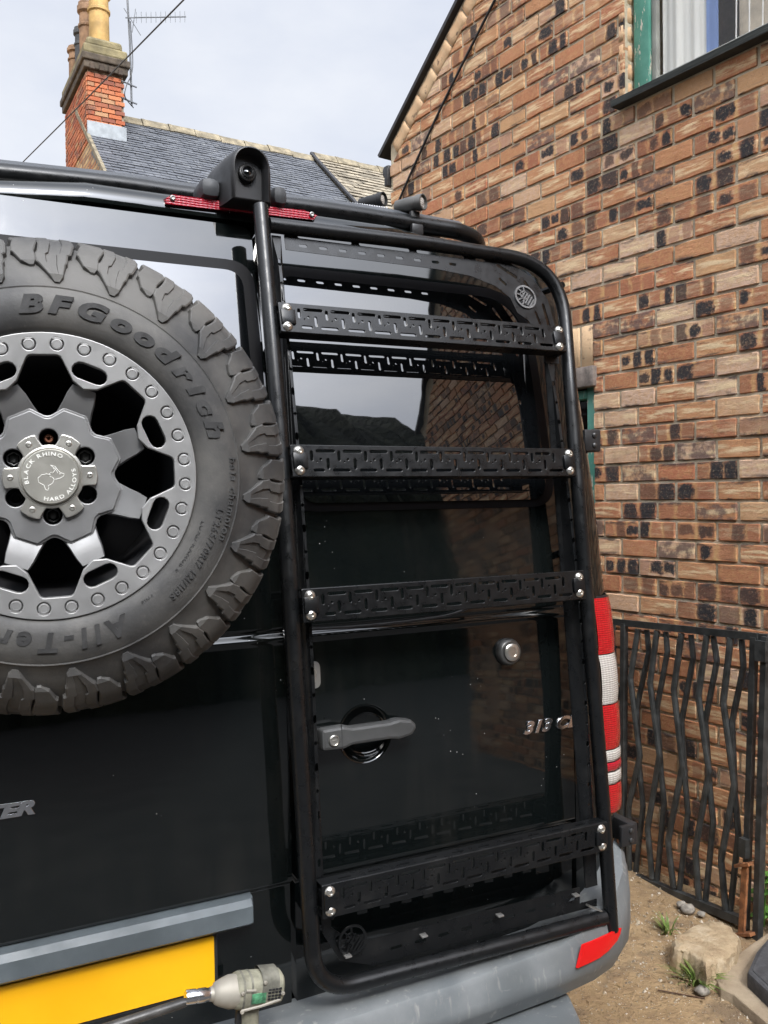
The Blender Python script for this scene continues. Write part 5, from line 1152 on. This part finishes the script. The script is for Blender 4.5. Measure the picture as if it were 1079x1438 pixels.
def gbox(p0, p1, w_, dpt, name, mat=IRON, back=0.0):
    a, c = gp(780 + p0[0] / 2.254, 800 + p0[1] / 2.254, back), gp(780 + p1[0] / 2.254, 800 + p1[1] / 2.254, back); d = (c - a).normalized(); nX = Vector((1, 0, 0)); nX = (nX - d * nX.dot(d)).normalized(); u = d.cross(nX)
    b = B(); b.loft([[p + u * (w_ / 2) * i + nX * (dpt / 2) * j for i, j in ((-1, -1), (1, -1), (1, 1), (-1, 1))] for p in (a, c)]); b.build(name, mat, gate, 30)
gbox((170, 163), (642, 213), .030, .014, 'top_rail'); gbox((150, 930), (606, 1118), .034, .030, 'bottom_rail'); gbox((218, 170), (214, 962), .026, .026, 'stile'); gbox((184, 166), (182, 940), .026, .026, 'stile', back=.02)
gbox((630, 214), (601, 1150), .026, .022, 'stile'); gbox((668, 212), (640, 1175), .026, .030, 'post'); gbox((640, 214), (676, 216), .03, .02, 'top_rail', back=.01)
gbox((656, 225), (656, 290), .05, .03, 'hinge_plate', back=-.01); gbox((602, 930), (590, 1160), .026, .012, 'rusty_strap', RUST, back=-.03); gbox((594, 1150), (584, 1235), .036, .012, 'rusty_strap', RUST, back=-.03); gbox((582, 1152), (630, 1152), .012, .05, 'rusty_bracket', RUST, back=-.02); gbox((580, 935), (624, 930), .012, .05, 'rusty_bracket', RUST, back=-.02); gbox((600, 850), (598, 910), .034, .03, 'latch', back=-.02)
# sandstone slab
def stone_mat():
    m = Mat('sandstone', rough=.9); p = m.pos(); d = m.noise(p, 14, 7, .65); c = m.ramp(d, (.28, (.30, .21, .12)), (.5, (.44, .33, .20)), (.72, (.58, .48, .34))); c = m.mix(m.rng(m.noise(p, 5, 3), .5, .7, 0, .6), c, (.30, .17, .08)); m.link('color', c); m.bump(m.noise(p, 38, 8, .7), .9, .02); return m.m
SAND = stone_mat(); RQ = random.Random(21)
tp = [onZ(*p, .085) for p in ((946, 1321), (960, 1305), (984, 1290), (1010, 1287), (1030, 1298), (1038, 1314), (1035, 1331), (1020, 1344), (1006, 1354), (992, 1359), (980, 1345), (962, 1336), (948, 1334))]
dense = []
for i_, p in enumerate(tp):
    q = tp[(i_ + 1) % len(tp)]
    for k in range(4): dense.append(p.lerp(q, k / 4) + Vector((RQ.uniform(-.006, .006), RQ.uniform(-.006, .006), 0)))
cen = sum(dense, Vector()) / len(dense); b = B(); R_ = []
for k, hh in ((1.05, -.02), (1.07, .022), (1.03, .050), (1.0, .070), (.975, .078), (.90, .083), (.6, .088), (.25, .086), (.01, .085)):
    R_.append([Vector((cen.x + (p.x - cen.x) * k + RQ.uniform(-.004, .004) * k, cen.y + (p.y - cen.y) * k + RQ.uniform(-.004, .004) * k, hh + (RQ.uniform(-.004, .004) if .7 < k < 1.06 else RQ.uniform(-.0015, .0015)) - .05 * (p.x - cen.x) * k)) for p in dense])
b.loft(R_); tag(b.build('sandstone_slab', SAND, None, 32), 'flat broken sandstone slab lying at the foot of the iron gate', 'stone')
b = B(); mp_ = [onZ(*p, .075) for p in ((1049, 1369), (1062, 1340), (1079, 1320), (1120, 1290), (1220, 1330), (1180, 1430), (1100, 1418))]; 
b.mesh(plate([fillet([(p.x, p.y) for p in mp_], [.03, .02, .0, .04, .04, .04, .03])], .070, .012), Matrix.Translation((0, 0, .040))); b.mesh(plate([fillet([((p.x - mp_[0].x) * .9 + mp_[0].x + .02, (p.y - mp_[0].y) * .9 + mp_[0].y - .004) for p in mp_], .03)], .012, .004), Matrix.Translation((0, 0, .081)))
tag(b.build('rubber_block', plastic('dark_recycled_rubber', (.055, .055, .058), .75, .3, 30, .4), None, 40), 'dark grey rubber fence foot lying near the gate post', 'fence foot')
b = B(); cp_ = [onZ(*p, .03) for p in ((1003, 1371), (1040, 1338), (1079, 1310), (1250, 1300), (1250, 1500), (1079, 1440), (1030, 1398), (1012, 1390))]; b.mesh(plate([fillet([(p.x, p.y) for p in cp_], .01)], .08, .006), Matrix.Translation((0, 0, -.012)))
def conc():
    m = Mat('worn_concrete', rough=.92); p = m.pos(); d = m.noise(p, 6, 7, .65); m.link('color', m.ramp(d, (.3, (.20, .15, .10)), (.55, (.29, .225, .15)), (.75, (.37, .30, .21)))); m.bump(m.noise(p, 60, 6, .7), .6, .01); return m.m
tag(b.build('path', conc(), None, 40), kind='structure')
# loose grit
peb = B(); RP = random.Random(8)
for k in range(5200):
    x, y = RP.uniform(1.15, 2.75), RP.uniform(1.2, 3.4); r = RP.choice((.002, .003, .003, .004, .005, .007)) * RP.uniform(.7, 1.3)
    if k < 160: r = RP.uniform(.005, .013)
    c = Vector((x, y, gz(x, y) + r * .3)); a = RP.uniform(0, 6.3); P = [c + Vector((r * math.cos(a + q * 1.571) * RP.uniform(.7, 1.2), r * math.sin(a + q * 1.571) * RP.uniform(.7, 1.2), -r * .4)) for q in range(4)] + [c + Vector((RP.uniform(-.3, .3) * r, RP.uniform(-.3, .3) * r, r * .7))]
    peb.add(P, [(0, 1, 4), (1, 2, 4), (2, 3, 4), (3, 0, 4)])
gm_ = Mat('grit', rough=.9); w3 = gm_.n('ShaderNodeTexWhiteNoise', {0: gm_.n('ShaderNodeVectorMath', {0: gm_.scale(gm_.pos(), (80, 80, 80))}, operation='FLOOR').outputs[0]}).outputs[0]; gm_.link('color', gm_.ramp(w3, (0, (.13, .10, .07)), (.5, (.30, .24, .16)), (1, (.50, .44, .36))))
tag(peb.build('gravel', gm_.m, None, 0), kind='stuff')
for px_, py_, r, lb_ in ((957, 1272, .020, 'grey pebble lying farthest from the stone slab under the gate'), (966, 1279, .028, 'largest grey pebble of the three lying under the gate rail'), (985, 1285, .016, 'smallest grey pebble between the gate rail and the stone slab'), (987, 1394, .024, 'pale pebble lying in front of the largest weed tuft')):
    c = onZ(px_, py_, .012); b = B(); bm = bmesh.new(); bmesh.ops.create_icosphere(bm, subdivisions=2, radius=r)
    for v in bm.verts: v.co = Vector((v.co.x * 1.2, v.co.y, v.co.z * .7)) * RP.uniform(.88, 1.1)
    bm.verts.index_update(); b.add([v.co + c + Vector((0, 0, r * .3)) for v in bm.verts], [tuple(v.index for v in f.verts) for f in bm.faces]); bm.free()
    tag(b.build('pebble', plastic('grey_pebble', (.24, .215, .18), .9, .4, 40) if 'grey_pebble' not in bpy.data.materials else bpy.data.materials['grey_pebble'], None, 50), lb_, 'pebble', 'loose stones by the gate')
lt_ = B()
for k in range(70):
    x, y = RP.uniform(1.6, 2.72), RP.uniform(1.9, 3.3); a = RP.uniform(0, 6.3); l = RP.uniform(.006, .016); c = Vector((x, y, gz(x, y) + .006)); u = Vector((math.cos(a), math.sin(a), RP.uniform(-.2, .3))) * l; w = Vector((-math.sin(a), math.cos(a), RP.uniform(-.3, .3))) * l * .4
    lt_.add([c - u, c + w, c + u, c - w + Vector((0, 0, .002))], [(0, 1, 2), (0, 2, 3)])
lm_ = Mat('dry_leaf', rough=.9); lm_.link('color', lm_.ramp(lm_.noise(lm_.pos(), 18, 2), (.35, (.10, .05, .02)), (.6, (.26, .17, .08)))); tag(lt_.build('leaf_litter', lm_.m, None, 0, recalc=False), kind='stuff')
def leaf_mat(name, a, c_):
    m = Mat(name, rough=.5); p = m.pos(); m.link('color', m.mix(m.rng(m.noise(p, 30, 3), .3, .7), a, c_)); m.set('Subsurface Weight', .0); return m.m
GRASS = leaf_mat('grass_blades', (.075, .135, .022), (.17, .21, .055)); LEAF = leaf_mat('broad_leaves', (.055, .15, .025), (.12, .25, .045))
def tuft(px_, py_, n, hgt, spread, label):
    c = onZ(px_, py_, 0); R_ = random.Random(px_); b = B()
    for k in range(n):
        a = R_.uniform(0, 6.3); r0 = R_.uniform(0, spread * .4); p = c + Vector((r0 * math.cos(a), r0 * math.sin(a), 0)); h_ = hgt * R_.uniform(.45, 1.1); ln = spread * R_.uniform(.3, 1.3); w_ = R_.uniform(.0025, .006); s_ = Vector((-math.sin(a), math.cos(a), 0)); V = []
        for q in range(5):
            t = q / 4; pos_ = p + Vector((math.cos(a) * ln * t ** 1.6, math.sin(a) * ln * t ** 1.6, h_ * (t - .35 * t * t * (1 + R_.uniform(0, .3))))); wv_ = w_ * (1 - t ** 2) + .0004; V += [pos_ - s_ * wv_, pos_ + s_ * wv_ + Vector((0, 0, wv_ * .4))]
        b.add(V, [(2 * q, 2 * q + 1, 2 * q + 3, 2 * q + 2) for q in range(4)])
    tag(b.build('weed_tuft', GRASS, None, 60, recalc=False), label, 'weed')
tuft(978, 1380, 70, .11, .10, 'largest grassy weed tuft growing in front of the sandstone slab'); tuft(938, 1312, 26, .10, .055, 'small upright grassy weed growing between the bumper and the stone slab'); tuft(1052, 1388 - 22, 16, .05, .05, 'sparse low weed growing in the crack beside the concrete path')
pl = empty('broadleaf_plant', onZ(1072, 1300, 0), 'leafy green plant growing behind the gate post against the wall', 'plant'); RL_ = random.Random(2); pc = onZ(1078, 1300, 0)
for k in range(22):
    z = .02 + .22 * k / 22; a = k * 2.4; c = pc + Vector((RL_.uniform(-.05, .05), RL_.uniform(-.06, .06), z)); ln = RL_.uniform(.05, .085); d = Vector((math.cos(a), math.sin(a), RL_.uniform(-.3, .35))).normalized(); s_ = d.cross(Vector((0, 0, 1))).normalized(); V = []
    for q, w_ in enumerate((.1, .75, 1, .7, .05)): p = c + d * ln * q / 4 + Vector((0, 0, -.010 * (q / 4) ** 2 * 2)); V += [p - s_ * ln * .36 * w_ + Vector((0, 0, .006)), p, p + s_ * ln * .36 * w_ + Vector((0, 0, .006))]
    b = B(); b.add(V, [f for q in range(4) for f in ((3 * q, 3 * q + 1, 3 * q + 4, 3 * q + 3), (3 * q + 1, 3 * q + 2, 3 * q + 5, 3 * q + 4))]); b.build('leaf', LEAF, pl, 60, recalc=False)
b = B()
for k in range(4): b.tube([pc + Vector((.01 * k - .02, .01 * k, 0)), pc + Vector((.02 * k - .03, .015 * k - .02, .2))], .003, 5)
b.build('stem', LEAF, pl, 40)
b = B(); b.tube([onZ(924, 1390, .012), onZ(950, 1395, .010), onZ(990, 1402, .006)], .0025, 5); tag(b.build('twig', plastic('dry_twig', (.09, .05, .03), .9), None, 40), 'thin dry brown twig lying in front of the largest weed', 'twig')
